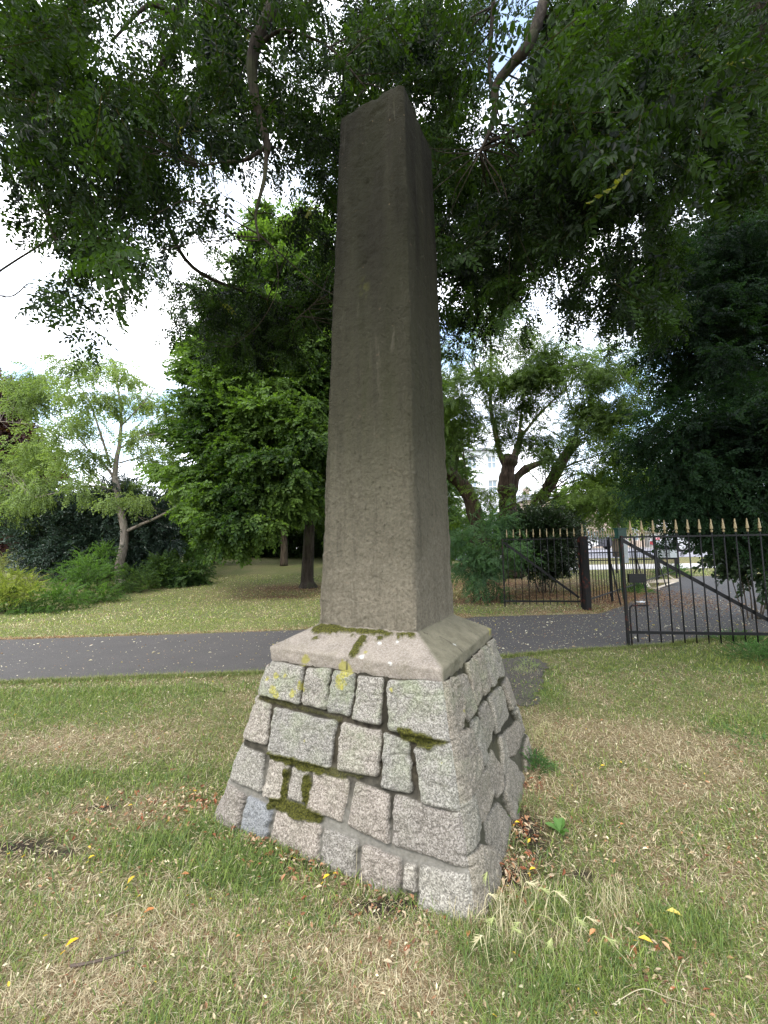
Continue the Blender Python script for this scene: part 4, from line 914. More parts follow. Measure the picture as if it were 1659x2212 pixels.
for k_, (lab, pts, cf_) in enumerate([
    ('ferny bright green plant mass at the left end of the border edge', [(20, 1310, 22), (70, 1308, 22), (120, 1300, 22), (0, 1325, 16), (60, 1326, 12), (110, 1318, 12), (-50, 1320, 30), (150, 1290, 18)], BG1),
    ('green leafy shrub low in the border, below the dark holly', [(170, 1270, 26), (210, 1250, 28), (170, 1300, 18), (220, 1285, 22), (140, 1250, 20), (190, 1225, 22), (220, 1300, 12)], BG1),
    ('taller bright leaved shrub touching the left side of the cherry trunk', [(215, 1220, 22), (190, 1200, 16), (225, 1195, 14), (235, 1240, 18), (165, 1220, 16)], BG1),
    ('dark low shrub right at the foot of the cherry trunk', [(270, 1270, 22), (300, 1260, 24), (250, 1285, 18), (290, 1282, 16), (320, 1275, 18), (280, 1250, 18)], BG2),
    ('dark rounded end of the border nearest the mown slope', [(350, 1262, 24), (385, 1252, 26), (415, 1244, 20), (370, 1275, 14), (400, 1262, 14), (435, 1240, 12), (350, 1235, 22)], BG2),
    ('pale green arching shrub right of the cherry, above the border end', [(340, 1210, 26), (380, 1190, 30), (410, 1160, 28), (400, 1215, 26), (430, 1200, 22), (450, 1220, 16), (385, 1130, 24), (370, 1230, 20), (430, 1120, 20)], BG1)]):
    xb = np.mean([p[0] for p in pts]); yb = max(p[1]+p[2]*.7 for p in pts)
    Yb = edgeY(min(max(xb, -80), 450), {0: 1330, 1: 1312, 2: 1290, 3: 1290, 4: 1275, 5: 1262}[k_], .6)
    bush('border_shrub', lab, 'bush', [(x, y, r_, Yb+(1305-y)*.012) for (x, y, r_) in pts], SMALL if k_ != 4 else OVAL, 30, cf_, M['leaf_soft' if cf_ is BG1 else 'leaf'], 80+k_, group='shrubs along the left border', sub=14, clump=.3, scale=(.7, 1.1))
# copper tree, hedge and far trees
rs = np.random.default_rng(91)
Bc = gnd(-60, 1225); Yc = 24.
Bc = np.array([at(-40, 1200, Yc)[0], Yc, float(gz(at(-40, 1200, Yc)[0], Yc))])
tree('copper_beech', 'dark purple leafed tree at the left edge behind the cherry', 'tree', Bc, [limb([Bc, at(-35, 1100, Yc), at(-30, 950, Yc)], .3, .12, 6)], [(0, 880, 50, Yc), (20, 930, 40, Yc), (-40, 950, 80, Yc), (0, 1000, 70, Yc), (30, 1060, 60, Yc), (-50, 1050, 90, Yc), (20, 1120, 60, Yc), (60, 1150, 40, Yc), (-40, 870, 60, Yc), (80, 1100, 40, Yc), (-40, 1160, 70, Yc), (20, 1180, 40, Yc), (10, 830, 30, Yc), (40, 980, 50, Yc)], OVAL, 14,
     leafcol((.02, .010, .012), (.06, .028, .03), sc=.8, seed=57), M['bark_dark'], M['leaf'], rs=rs, sub=5, clump=1., scale=(1.5, 2.2), twr=.02, twf=.3)
def hedge(name, label, x0, x1, ytop, Y, cf_, seed, dens=18, r_=26, tm=OVAL, sc=(1.4, 2.), dx=30, group=None, rows=3):
    rr = np.random.default_rng(seed); L_ = []
    for x in np.arange(x0, x1, dx):
        for j in range(rows): L_.append((x+rr.uniform(-8, 8), ytop(x)+r_*(.6+j*.9)+rr.uniform(-5, 5), r_*rr.uniform(.8, 1.2), Y+rr.uniform(-.6, .6)))
    return bush(name, label, 'hedge' if 'hedge' in name else 'bush', L_, tm, dens, cf_, M['leaf'], seed, sub=5, clump=.8, scale=sc, stems=False, group=group)
hedge('boundary_hedge', 'long dark green hedge closing the lawn behind the big left tree', 430, 720, lambda x: 1140+.0*x, 27., leafcol((.02, .04, .014), (.06, .10, .03), sc=1, seed=59), 92, r_=17, dx=20, rows=3)
hedge('scrub_hedge', 'pale scrubby far hedge between the golden shrub and dark holly', 0, 160, lambda x: 1208, 19., leafcol((.12, .14, .07), (.22, .24, .13), sc=1, seed=60), 93, r_=14, dx=20, rows=2, sc=(1., 1.4), tm=SMALL, dens=20)
def fartree(label, x, yb, Y, bl, cf_, seed, sc=(1.6, 2.4), dens=12, r0=.25, lm='leaf', clump=1.1):
    b = at(x, yb, Y); b[2] = float(gz(b[0], b[1])); ct = np.mean([q[1] for q in bl])
    return tree('distant_tree', label, 'tree', b, [limb([b, at(x, (yb+ct)/2, Y), at(x+4, ct, Y)], r0, r0*.4, 6)], [(q[0], q[1], q[2], Y+(q[3] if len(q) > 3 else 0)) for q in bl], OVAL, dens, cf_, M['bark'], M[lm], group='trees in the distance', rs=np.random.default_rng(seed), sub=6, clump=clump, scale=sc, twr=.03, twf=.4)
FT1 = leafcol((.06, .10, .025), (.16, .24, .06), sc=.5, seed=63); FT2 = leafcol((.03, .06, .02), (.09, .15, .04), sc=.5, seed=64)
fartree('yellow green tree across the road seen left of the dark right hand tree', 1330, 1150, 24, [(1300, 1090, 30), (1340, 1070, 36), (1380, 1090, 34), (1350, 1110, 26), (1400, 1060, 30), (1260, 1070, 24), (1370, 1030, 30), (1310, 1050, 30)], FT1, 101, lm='leaf_soft')
fartree('pale tree just beyond the shrubs, between cherry and big green tree', 455, 1200, 22, [(430, 1090, 36), (470, 1060, 40), (420, 1140, 36), (480, 1120, 36), (440, 1030, 30), (390, 1150, 28), (400, 1100, 26)], FT1, 102, lm='leaf_soft')
fartree('dark bushy tree beyond the copper leaved one at far left', 110, 1215, 30, [(60, 1150, 36), (110, 1130, 40), (160, 1120, 40), (210, 1110, 36), (20, 1170, 36), (140, 1165, 36), (250, 1120, 30), (200, 1160, 30)], FT2, 103)
fartree('full dark tree standing directly behind the obelisk shaft', 850, 1200, 26, [(760, 1080, 60), (850, 1060, 70), (930, 1080, 60), (800, 960, 70), (900, 950, 70), (850, 850, 70), (760, 1150, 40), (880, 1150, 50), (700, 1120, 30), (820, 1160, 40), (940, 1160, 40)], FT2, 104)
fartree('low green tree filling the gap between the gnarled trunks', 1020, 1180, 20, [(1000, 1140, 22), (1050, 1140, 22), (1140, 1120, 20), (1170, 1110, 26), (1080, 1150, 26), (1210, 1090, 22), (975, 1160, 20)], FT2, 105)
# ------------------------------------------------------------------ railings and gates
def finial_mb(p, s=1., tip=.155):
    mb = MB(); P = np.array(p, float); prof = [(0, .011), (.012, .015), (.026, .015), (.036, .008), (.046, .011), (.052, .021), (.07, .0195), (.07+tip*.8, .006), (.07+tip*.83, .001)]
    k = 6; th = np.arange(k)*2*math.pi/k+.3
    V = np.vstack([np.c_[np.cos(th)*r_*s, np.sin(th)*r_*s, np.full(k, z*s)] for z, r_ in prof])+P
    i = np.arange(len(prof)-1)[:, None]*k; j = np.arange(k)[None]; j2 = (j+1) % k
    mb.add(V, [np.stack([i+j, i+j2, i+k+j2, i+k+j], -1).reshape(-1, 4)]); return mb
def railing(name, label, cat, A, B, zt, zb, zfoot, n, sp0=0., brace=None, group=None, bw=.017, finials=True, rail=.035, ends=(.03, .03), skip=(), lean=0.):
    A = np.array(A, float); B = np.array(B, float); d = B-A; L = np.linalg.norm(d[:2]); t = thing(name, A, label, cat, group)
    pt = lambda u, z: A+d*u+[0, 0, z]
    up = (0, 0, 1)
    for nm, z in (('top_rail', zt), ('bottom_rail', zb)):
        mb = MB(); mb.bar(pt(0, z), pt(1, z), rail*.45 if nm == 'bottom_rail' else .012 if False else rail*.5, rail if nm == 'bottom_rail' else rail*.6, up); mb.build(nm, M['iron'], t)
    if ends:
        for u, w in zip((0, 1), ends):
            if w: mb = MB(); mb.bar(pt(u, zfoot-.06), pt(u, zt+.02), w, w, (1, 0, 0)); mb.build('stile', M['rust'], t)
    for i in range(n):
        u = sp0+(i+.5)*(1-sp0)/n
        mb = MB(); b0 = pt(u, zfoot); b1 = pt(u, zt+(.06 if finials else .0)); mb.tube([b0, (b0+b1)/2, b1], bw/2, 6); b = mb.build('bar', M['iron'], t, smooth=True)
        if finials: finial_mb(b1-[0, 0, .01]).build('finial', M['gold'], b)
    if brace:
        (u0, z0), (u1, z1) = brace; nrm = np.cross(d, [0, 0, 1.]); nrm /= np.linalg.norm(nrm)
        mb = MB(); mb.bar(pt(u0, z0)-nrm*.02, pt(u1, z1)-nrm*.02, .014, .05, up); mb.build('brace', M['iron'], t)
    return t
P0 = gnd(1268, 1318); G0 = gnd(1091, 1317)
t = thing('gate_post', P0, 'thick square black post with flaking rust carrying the far gate leaf', 'post')
mb = MB(); mb.box(P0+[0, 0, .83], .14, .14, 1.72, .3); mb.box(P0+[0, 0, 1.70], .16, .16, .03, .3); mb.build('shaft', M['rust'], t)
finial_mb(P0+[0, 0, 1.70], 1.5).build('finial', M['gold'], t)
hA = P0+(G0-P0)*.06
railing('gate_leaf', 'open spiked iron gate leaf standing left of the thick rusty post', 'gate', G0, hA, 1.665, .20, .12, 11, .02, brace=((0.02, 1.6), (.98, .28)), group='spiked gate leaves', rail=.04, ends=(.03, .03))
F1 = gnd(1466, 1243); F1 = P0+(F1-P0)
railing('iron_fence', 'spiked iron fence running back from the rusty post towards the road', 'fence', P0+(F1-P0)*.02, F1, 1.62, .22, .12, 50, 0, group='park railings', rail=.035, ends=(.04, .05))
for lab, u, s_ in (('near', .18, -1), ('middle', .42, -1), ('far', .66, -1)):
    b = P0+(F1-P0)*u; dd = (F1-P0)/np.linalg.norm(F1-P0); nn = np.cross(dd, [0, 0, 1.]); nn /= np.linalg.norm(nn)
    t = thing('fence_stay', b, {'near': 'slanting iron stay nearest the rusty post, propping the long fence', 'middle': 'slanting iron stay in the middle of the long receding fence', 'far': 'slanting iron stay at the far end of the long receding fence'}[lab], 'fence stay', 'stays bracing the fence')
    mb = MB(); mb.bar(b+[0, 0, -.05], b+[0, 0, 1.66], .045, .045, (1, 0, 0)); mb.build('upright', M['iron'], t)
    mb = MB(); mb.bar(b+[0, 0, .95]+nn*.03, b-nn*-.0-dd*.55+nn*.35+[0, 0, -.02], .03, .03); mb.build('prop', M['iron'], t)
# second run, from the corner back along the road side
F2 = F1+np.array([-4.3, 1.6, 0]); F2[2] = float(gz(F2[0], F2[1]))
t = thing('rail_barrier', F1, 'low two rail black iron barrier between the park lawn and the road', 'barrier')
br0 = at(1208, 1196, 17.3); br1 = at(1458, 1190, 17.6); gg = lambda P: float(gz(P[0], P[1]))
mb = MB(); mb.bar(br0, br1, .05); mb.build('upper_rail', M['iron'], t)
b0 = at(1222, 1212, 17.3); b1 = at(1458, 1207, 17.6); mb = MB(); mb.bar(b0, b1, .045); mb.build('lower_rail', M['iron'], t)
for x in (1225, 1238, 1330, 1458):
    p = at(x, 1200, 17.4); top = at(x, 1158 if x in (1225, 1458) else 1194, 17.4); p[2] = gg(p)-.05; top[0], top[1] = p[0], p[1]; mb = MB(); mb.bar(p, top, .06, .06, (1, 0, 0)); mb.build('post', M['iron'], t)
# near gate leaf
N0 = gnd(1358, 1397); N1 = N0.copy(); q = gnd(1800, 1405); N1 = np.array([q[0], q[1], 0]); dirn = (N1-N0)/np.linalg.norm(N1-N0); N1 = N0+dirn*2.75
nt_ = railing('gate_leaf', 'nearest spiked iron gate leaf, closest to the grass at the right edge', 'gate', N0, N1, 1.615, .21, .07, 17, .02, brace=((0.0, 1.58), (.78, .24)), group='spiked gate leaves', bw=.02, rail=.042, ends=(.035, .04))
lockc = N0+dirn*.18+[0, 0, 1.0]; mb = MB(); mb.box(lockc, .24, .05, .13, math.atan2(dirn[1], dirn[0])); mb.build('lock_box', M['iron'], nt_)
mb = MB(); a_ = N0+dirn*.05; mb.tube(smooth_line([a_+[0, 0, .02], a_+[0, 0, .5], a_+dirn*.02+[0, 0, .585], a_+dirn*.07+[0, 0, .6], a_+dirn*.26+[0, 0, .6]], 5), .013, 6); mb.build('drop_bolt', M['rust'], nt_, smooth=True)
npost = N1+dirn*.12
t = thing('gate_post', npost, 'square iron post at the hinge end of the nearest gate leaf', 'post')
mb = MB(); mb.box(npost+[0, 0, .85], .16, .16, 1.76, .1); mb.build('shaft', M['rust'], t); finial_mb(npost+[0, 0, 1.73], 1.5).build('finial', M['gold'], t)
# notice post with a hood, backs of notice plates
pn = P0+(F1-P0)*.27+[.25, .1, 0]
pn = at(1343, 1200, 11.2); pn[2] = gg(pn)
t = thing('notice_post', pn, 'dark green hooded park post with a grey panel, rising above the spiked fence', 'post')
mb = MB(); mb.bar(pn, pn+[0, 0, 1.78], .07, .07, (1, 0, 0)); mb.build('post', M['green_paint'], t)
mb = MB(); mb.box(pn+[0, 0, 1.80], .27, .16, .26, .2); mb.box(pn+[0, 0, 1.945], .31, .2, .03, .2); mb.build('hood', M['green_paint'], t)
mb = MB(); mb.box(pn+[.07, -.06, 1.30], .16, .02, .62, .2); mb.build('panel', M['sheet'], t)
sg = at(1441, 1196, 15.6)
t = thing('notice_board', [sg[0], sg[1], gg(sg)], 'weathered grey metal plate seen from behind on the far end of the fence', 'sign')
mb = MB(); mb.box(sg, .68, .02, .30, -.15); mb.build('plate', M['sheet'], t)
mb = MB(); mb.box(sg+[0, .02, 0], .74, .02, .36, -.15); mb.build('frame', M['iron'], t)
for s_ in (-.3, .3):
    p = sg+[s_*.99, .04-s_*.15, 0]; b = p.copy(); b[2] = gg(b)-.05; mb = MB(); mb.bar(b, p+[0, 0, .4], .04, .04, (1, 0, 0)); mb.build('leg', M['iron'], t)
# broken pale timber frame on the verge
wc = gnd(1418, 1266)
t = thing('broken_timber_frame', wc, 'broken pale wooden frame pieces lying on the verge by the fence', 'timber scrap')
def plank(a, b, za, zb, w=.09, th=.02):
    A_ = gnd(*a)+[0, 0, za]; B_ = gnd(*b)+[0, 0, zb]; mb = MB(); mb.bar(A_, B_, w, th); mb.build('plank', M['wood'], t)
plank((1392, 1264), (1466, 1263), .12, .15, .04, .10); plank((1420, 1271), (1462, 1262), .02, .1, .09, .02); plank((1388, 1254), (1402, 1270), .16, .03, .09, .02); plank((1402, 1272), (1425, 1274), .03, .02, .05, .03); plank((1440, 1252), (1462, 1262), .2, .12, .03, .03)
# crumpled white tissue
tp = gnd(1383, 1303); rr = np.random.default_rng(4); mb = MB(); n_ = 9
X, Y = np.meshgrid(np.linspace(-.07, .09, n_), np.linspace(-.05, .06, n_)); Z = .05*rr.uniform(size=X.shape)+.005
i_ = (np.arange(n_-1)[None]+np.arange(n_-1)[:, None]*n_).ravel(); mb.add(np.stack([X+tp[0]+rr.normal(0, .008, X.shape), Y+tp[1]+rr.normal(0, .008, X.shape), Z+tp[2]], -1).reshape(-1, 3), [np.stack([i_, i_+1, i_+1+n_, i_+n_], -1)])
tag(mb.build('paper_tissue', M['white'], origin=tp), 'crumpled white tissue lying on the path behind the near gate', 'litter')
# ------------------------------------------------------------------ cars on the road
M['car_silver'] = simple('silver_paint', (.42, .43, .45), .3, .4, .03, 3, 0, .5); M['car_red'] = simple('red_paint', (.45, .02, .03), .3, 0, .05, 3, 0, .5); M['car_white'] = simple('white_paint', (.7, .7, .7), .3, 0, .03, 3, 0, .5)
M['car_dark'] = simple('dark_paint', (.05, .05, .06), .3, 0, .03, 3, 0, .5)
M['glass'] = simple('car_glass', (.05, .07, .08), .08, 0, .05, 3, 0, .8); M['tyre'] = simple('tyre_rubber', (.02, .02, .02), .8, 0, .1, 10); M['rim'] = simple('alloy_rim', (.5, .5, .52), .35, .6, .05, 5); M['lamp'] = simple('lamp_glass', (.6, .62, .65), .15, 0, .05, 5, 0, .7)
def car(label, pos, rot, paint):
    t = thing('parked_car' if False else 'car', pos, label, 'car', 'cars on the road'); ca, sa = math.cos(rot), math.sin(rot); ax = np.array([[ca, sa, 0], [-sa, ca, 0], [0, 0, 1.]])
    W = lambda V: np.asarray(V, float)@ax+pos
    # lower body and cabin outlines (x along the car, z up), lofted across the width with tumblehome
    lo = [(-2.05, .35), (-2.1, .62), (-2.0, .85), (-1.35, .95), (.95, .95), (1.75, .85), (2.05, .66), (2.08, .38), (1.75, .25), (-1.8, .25)]
    cb_ = [(-1.85, .90), (-1.55, 1.32), (-.9, 1.46), (.1, 1.45), (.55, 1.32), (1.15, .93)]
    def loft(prof, ws):
        n = len(prof); V = []
        for y, s_ in ws: V += [(x*s_, y, z if s_ == 1 else (z-.6)*s_+.6) for x, z in prof]
        m_ = len(ws); i = np.arange(m_-1)[:, None]*n; j = np.arange(n)[None]; j2 = (j+1) % n
        return np.array(V), [np.stack([i+j, i+j2, i+n+j2, i+n+j], -1).reshape(-1, 4), np.arange(n)[None, ::-1], (m_-1)*n+np.arange(n)[None]]
    mb = MB(); V, f = loft(lo, [(-.86, .97), (-.80, 1), (.80, 1), (.86, .97)]); mb.add(W(V), f); body = mb.build('body', paint, t)
    mb = MB(); V, f = loft(cb_, [(-.66, .93), (-.6, 1), (.6, 1), (.66, .93)]); V[:, 2] = np.where(V[:, 2] < .95, .93, V[:, 2]); V[:, 1] *= np.where(V[:, 2] < .95, 1.17, 1.); mb.add(W(V), f); cabn = mb.build('roof', paint, t)
    for s_ in (-1, 1):
        q = [(-1.62, .98), (-1.4, 1.3), (-.85, 1.38), (.08, 1.37), (.45, 1.28), (.95, .98)]
        mb = MB(); V = np.array([(x, s_*(.79-(z-.93)*.27), z) for x, z in q]); mb.add(W(V), [np.arange(6)[None] if s_ < 0 else np.arange(6)[None, ::-1]]); mb.build('side_window', M['glass'], t)
    mb = MB(); mb.add(W([(1.155, -.62, .97), (1.155, .62, .97), (.6, .5, 1.335), (.6, -.5, 1.335)]), [np.arange(4)[None]]); mb.build('windscreen', M['glass'], t)
    for x in (-1.3, 1.28):
        for s_ in (-1, 1):
            mb = MB(); th = np.arange(16)*math.pi/8
            V = np.vstack([np.c_[x+.31*np.cos(th), np.full(16, y), .31+.31*np.sin(th)] for y in (s_*.68, s_*.875)]); j = np.arange(16); j2 = (j+1) % 16
            mb.add(W(V), [np.stack([j, j2, j2+16, j+16], -1), j[None], 16+j[None]]); w_ = mb.build('wheel', M['tyre'], t)
            mb = MB(); V = np.vstack([np.c_[x+.2*np.cos(th), np.full(16, s_*.882), .31+.2*np.sin(th)]]); mb.add(W(V), [j[None]]); mb.build('rim', M['rim'], w_)
    for s_ in (-1, 1):
        mb = MB(); c_ = W([[2.0, s_*.62, .7]])[0]; mb.box(c_, .18, .34, .15, rot); mb.build('headlight', M['lamp'], t)
        mb = MB(); c_ = W([[.75, s_*.93, 1.0]])[0]; mb.box(c_, .1, .16, .12, rot); mb.build('wing_mirror', paint, t)
    return t
def onroad(x, y): p = at(x, 1184, y); p[2] = float(gz(p[0], y))+.02; return p
car('silver hatchback on the road seen between the near gate bars', onroad(1502, 27.6), R(172), M['car_silver'])
car('red car half hidden behind the silver hatchback on the road', onroad(1478, 31.), R(178), M['car_red'])
car('dark car on the far side of the road between the two gate leaves', onroad(1290, 32.6), R(2), M['car_dark'])
car('white car on the far lane seen over the left gate leaf', onroad(1225, 32.0), R(2), M['car_white'])
# ------------------------------------------------------------------ far buildings and street furniture
M['render_white'] = simple('white_render', (.62, .64, .66), .9, 0, .06, .6); M['brick_pale'] = simple('pale_brick', (.45, .36, .3), .9, 0, .15, 2); M['slate'] = simple('slate_roof', (.16, .16, .18), .8, 0, .2, 2); M['pane'] = simple('window_glass', (.18, .24, .28), .1, 0, .1, 2, 0, .7)
M['frame_white'] = simple('white_frame', (.75, .75, .75), .5, 0, .03, 4)
def building(name, label, x0, x1, y, h, depth, wall, nx_, nz_, roof=1.5, rot=0):
    b = np.array([(x0+x1)/2, y, 1.1]); t = thing(name, b, label, 'building', 'buildings across the road'); w = x1-x0
    ow = w/nx_; oh = h/nz_; mbw = MB(); zs = [0]
    # wall built round its window openings
    for i in range(nx_):
        xa = x0+i*ow; mbw.box([xa+ow*.14, y+.15, 1.1+h/2], ow*.28, .3, h); mbw.box([xa+ow*.86, y+.15, 1.1+h/2], ow*.28, .3, h)
        for j in range(nz_):
            za = 1.1+j*oh; mbw.box([xa+ow*.5, y+.15, za+oh*.14], ow*.44, .3, oh*.28); mbw.box([xa+ow*.5, y+.15, za+oh*.9], ow*.44, .3, oh*.2)
    mbw.box([(x0+x1)/2, y+depth/2+.35, 1.1+h/2-.01], w-.02, depth-.1, h-.02); mbw.build('wall', wall, t)
    for i in range(nx_):
        for j in range(nz_):
            c_ = np.array([x0+(i+.5)*ow, y+.2, 1.1+(j+.54)*oh]); f = MB(); W_, H_ = ow*.44, oh*.52
            for sx_ in (-1, 0, 1): f.box(c_+[sx_*(W_/2-.04), 0, 0], .07, .07, H_)
            for sz_ in (-1, 0, 1): f.box(c_+[0, -.003, sz_*(H_/2-.04)], W_, .06, .07)
            fo = f.build('window', M['frame_white'], t); g_ = MB(); g_.box(c_+[0, .05, 0], W_-.02, .02, H_-.02); g_.build('pane', M['pane'], fo)
    r_ = MB(); ex = .4; V = [(x0-ex, y-ex, 1.1+h), (x1+ex, y-ex, 1.1+h), (x1+ex, y+depth+ex, 1.1+h), (x0-ex, y+depth+ex, 1.1+h), (x0+1, y+depth/2, 1.1+h+roof), (x1-1, y+depth/2, 1.1+h+roof)]
    r_.add(V, [np.array([[0, 1, 5, 4], [2, 3, 4, 5], [0, 3, 2, 1]]), np.array([[1, 2, 5], [3, 0, 4]])]); ro = r_.build('roof', M['slate'], t)
    c_ = MB(); c_.box([x0+1.6, y+depth/2, 1.1+h+roof+.3], .9, .6, 1.3); c_.build('chimney', wall, ro)
    return t
building('white_building', 'tall pale rendered building glimpsed between obelisk and gnarled tree', 2.5, 15.0, 50, 12.5, 9, M['render_white'], 5, 4)
building('brick_house', 'pale brick terrace far across the road behind the gates', 22, 40, 62, 7.5, 8, M['brick_pale'], 7, 2)
building('grey_building', 'low pale building seen through the gap behind the far gate', 41.5, 60, 60, 6, 8, M['render_white'], 6, 2)
building('white_house', 'pale building glimpsed under the big tree left of the obelisk', -16, -5, 52, 7, 8, M['render_white'], 4, 2)
for x, lab in ((1203, 'slim grey lamp post beyond the road left of the rusty post'), (1420, 'slim grey lamp post beyond the road near the notice plate')):
    p = at(x, 1180, 35.2); p[2] = 1.2; t = thing('street_lamp', p, lab, 'street lamp', 'lamp posts across the road')
    mb = MB(); mb.tube([p, p+[0, 0, 3], p+[0, 0, 7.5]], [.09, .07, .05], 8); mb.build('pole', M['sheet'], t); mb = MB(); mb.tube(smooth_line([p+[0, 0, 7.4], p+[.1, 0, 7.9], p+[.9, 0, 8.1]], 4), .035, 6); mb.build('arm', M['sheet'], t); mb = MB(); mb.box(p+[1.1, 0, 8.1], .6, .2, .09); mb.build('lamp_head', M['sheet'], t)
# ------------------------------------------------------------------ grass, straw and leaf litter
rs = np.random.default_rng(101)
def in_base(x, y, pad=0.):
    a = (x-MCX)*E1[0]+(y-MCY)*E1[1]; b = (x-MCX)*E2[0]+(y-MCY)*E2[1]; return (np.abs(a) < WB+pad) & (np.abs(b) < DB+pad)
def frustum_pts(n, y0, y1, rs, pw=1.):
    """ground points inside a wedge a little wider than the view"""
    y = y0+(y1-y0)*rs.uniform(size=n)**pw; w = y*1.12+.7; return (rs.uniform(-1, 1, n))*w, y
def blades(X, Y, L, W, lay, col, rs, base_z=0.):
    n = len(X); az = rs.uniform(0, 2*np.pi, n); el = lay; d = np.stack([np.cos(az)*np.cos(el), np.sin(az)*np.cos(el), np.sin(el)], -1)
    s_ = np.stack([-np.sin(az+rs.normal(0, .5, n)), np.cos(az), np.zeros(n)], -1); B = np.stack([X, Y, gz(X, Y)+base_z], -1)
    bend = rs.uniform(.1, .55, n)[:, None]; mid = B+d*(L*.55)[:, None]; tip = B+d*L[:, None]*[1, 1, 1]+np.stack([np.cos(az), np.sin(az), -np.ones(n)], -1)*bend*(L*.3)[:, None]
    tip[:, 2] = np.maximum(tip[:, 2], B[:, 2]+.004)
    w = W[:, None]
    V = np.stack([B-s_*w*.5, B+s_*w*.5, mid+s_*w*.42, mid-s_*w*.42, tip+s_*w*.08, tip-s_*w*.08], 1)
    k = (np.arange(n)*6)[:, None]; F_ = np.concatenate([k+[[0, 1, 2, 3]], k+[[3, 2, 4, 5]]]); C_ = np.repeat(col[:, None], 6, 1)
    return V.reshape(-1, 3), F_, C_.reshape(-1, 3)
GV = []; GF = []; GC = []; go = 0
for (n, y0, y1, pw, L0, L1, W0) in [(190000, .45, 1.9, 1., .018, .050, .0022), (180000, 1.7, 4.6, 1., .02, .05, .0032), (135000, 4.4, 9., 1., .025, .05, .006), (110000, 8.6, 22., 1., .03, .06, .014)]:
    X, Y = frustum_pts(n, y0, y1, rs, pw); pp = patches(X, Y); d = dryness(X, Y, pp)
    keep = (poly_sd(X, Y, path_poly) < rs.uniform(-.02, .03, n)) & ((poly_sd(X, Y, mud_poly) < .02) | (rs.uniform(size=n) < .3)) & ~in_base(X, Y, -.03) & (rs.uniform(size=n) > pp[0]*.85) & (rs.uniform(size=n) > pp[1]*.75)
    keep &= ~((Y > 8) & (X < -2.2-(Y-8)*.15) & (poly_sd(X, Y, np.array([gnd(*q)[:2] for q in [(-200, 1338), (0, 1332), (120, 1320), (300, 1285), (455, 1246), (430, 1226), (0, 1215), (-300, 1215)]])) > 0))
    keep &= ~((Y > 18.4))
    X, Y, d = X[keep], Y[keep], d[keep]; n = len(X); lush_ = pp[2][keep]
    isdry = rs.uniform(size=n) < np.clip(.2+d*.75, 0, .93); flat = isdry & (rs.uniform(size=n) < .8)
    lay = np.where(flat, rs.uniform(.02, .4, n), rs.uniform(.35, 1.35, n))
    r1 = rs.uniform(size=(n, 1)); r2 = rs.uniform(size=(n, 1))
    gcol = np.array([.065, .11, .028])+(np.array([.20, .265, .08])-np.array([.065, .11, .028]))*r1; gcol = np.where(r2 < .15, np.array([.09, .15, .07]), gcol)
    dcol = np.array([.20, .15, .085])+(np.array([.64, .56, .38])-np.array([.20, .15, .085]))*r1**1.3; dcol = np.where(r2 < .12, np.array([.22, .12, .07]), dcol); dcol = np.where(r2 > .93, np.array([.62, .56, .40]), dcol)
    col = np.where(isdry[:, None], dcol, gcol)*(1+.3*sstep((Y-5)/1.5))[:, None]*np.where((Y > 5)[:, None] & ~isdry[:, None], np.array([1.25, 1.1, .9]), np.where(~isdry[:, None], np.array([1.25, 1.18, 1.]), 1.06))
    L = rs.uniform(L0, L1, n)*(1+.5*lush_)*np.where(flat, 1.1, 1.)*(.75+.6*n2(X, Y, 5, 33)); W = W0*rs.uniform(.6, 1.3, n)*np.where(isdry, .9, 1.15)
    V, F_, C_ = blades(X, Y, L, W, lay, col, rs); GV.append(V); GF.append(F_+go); GC.append(C_); go += len(V)
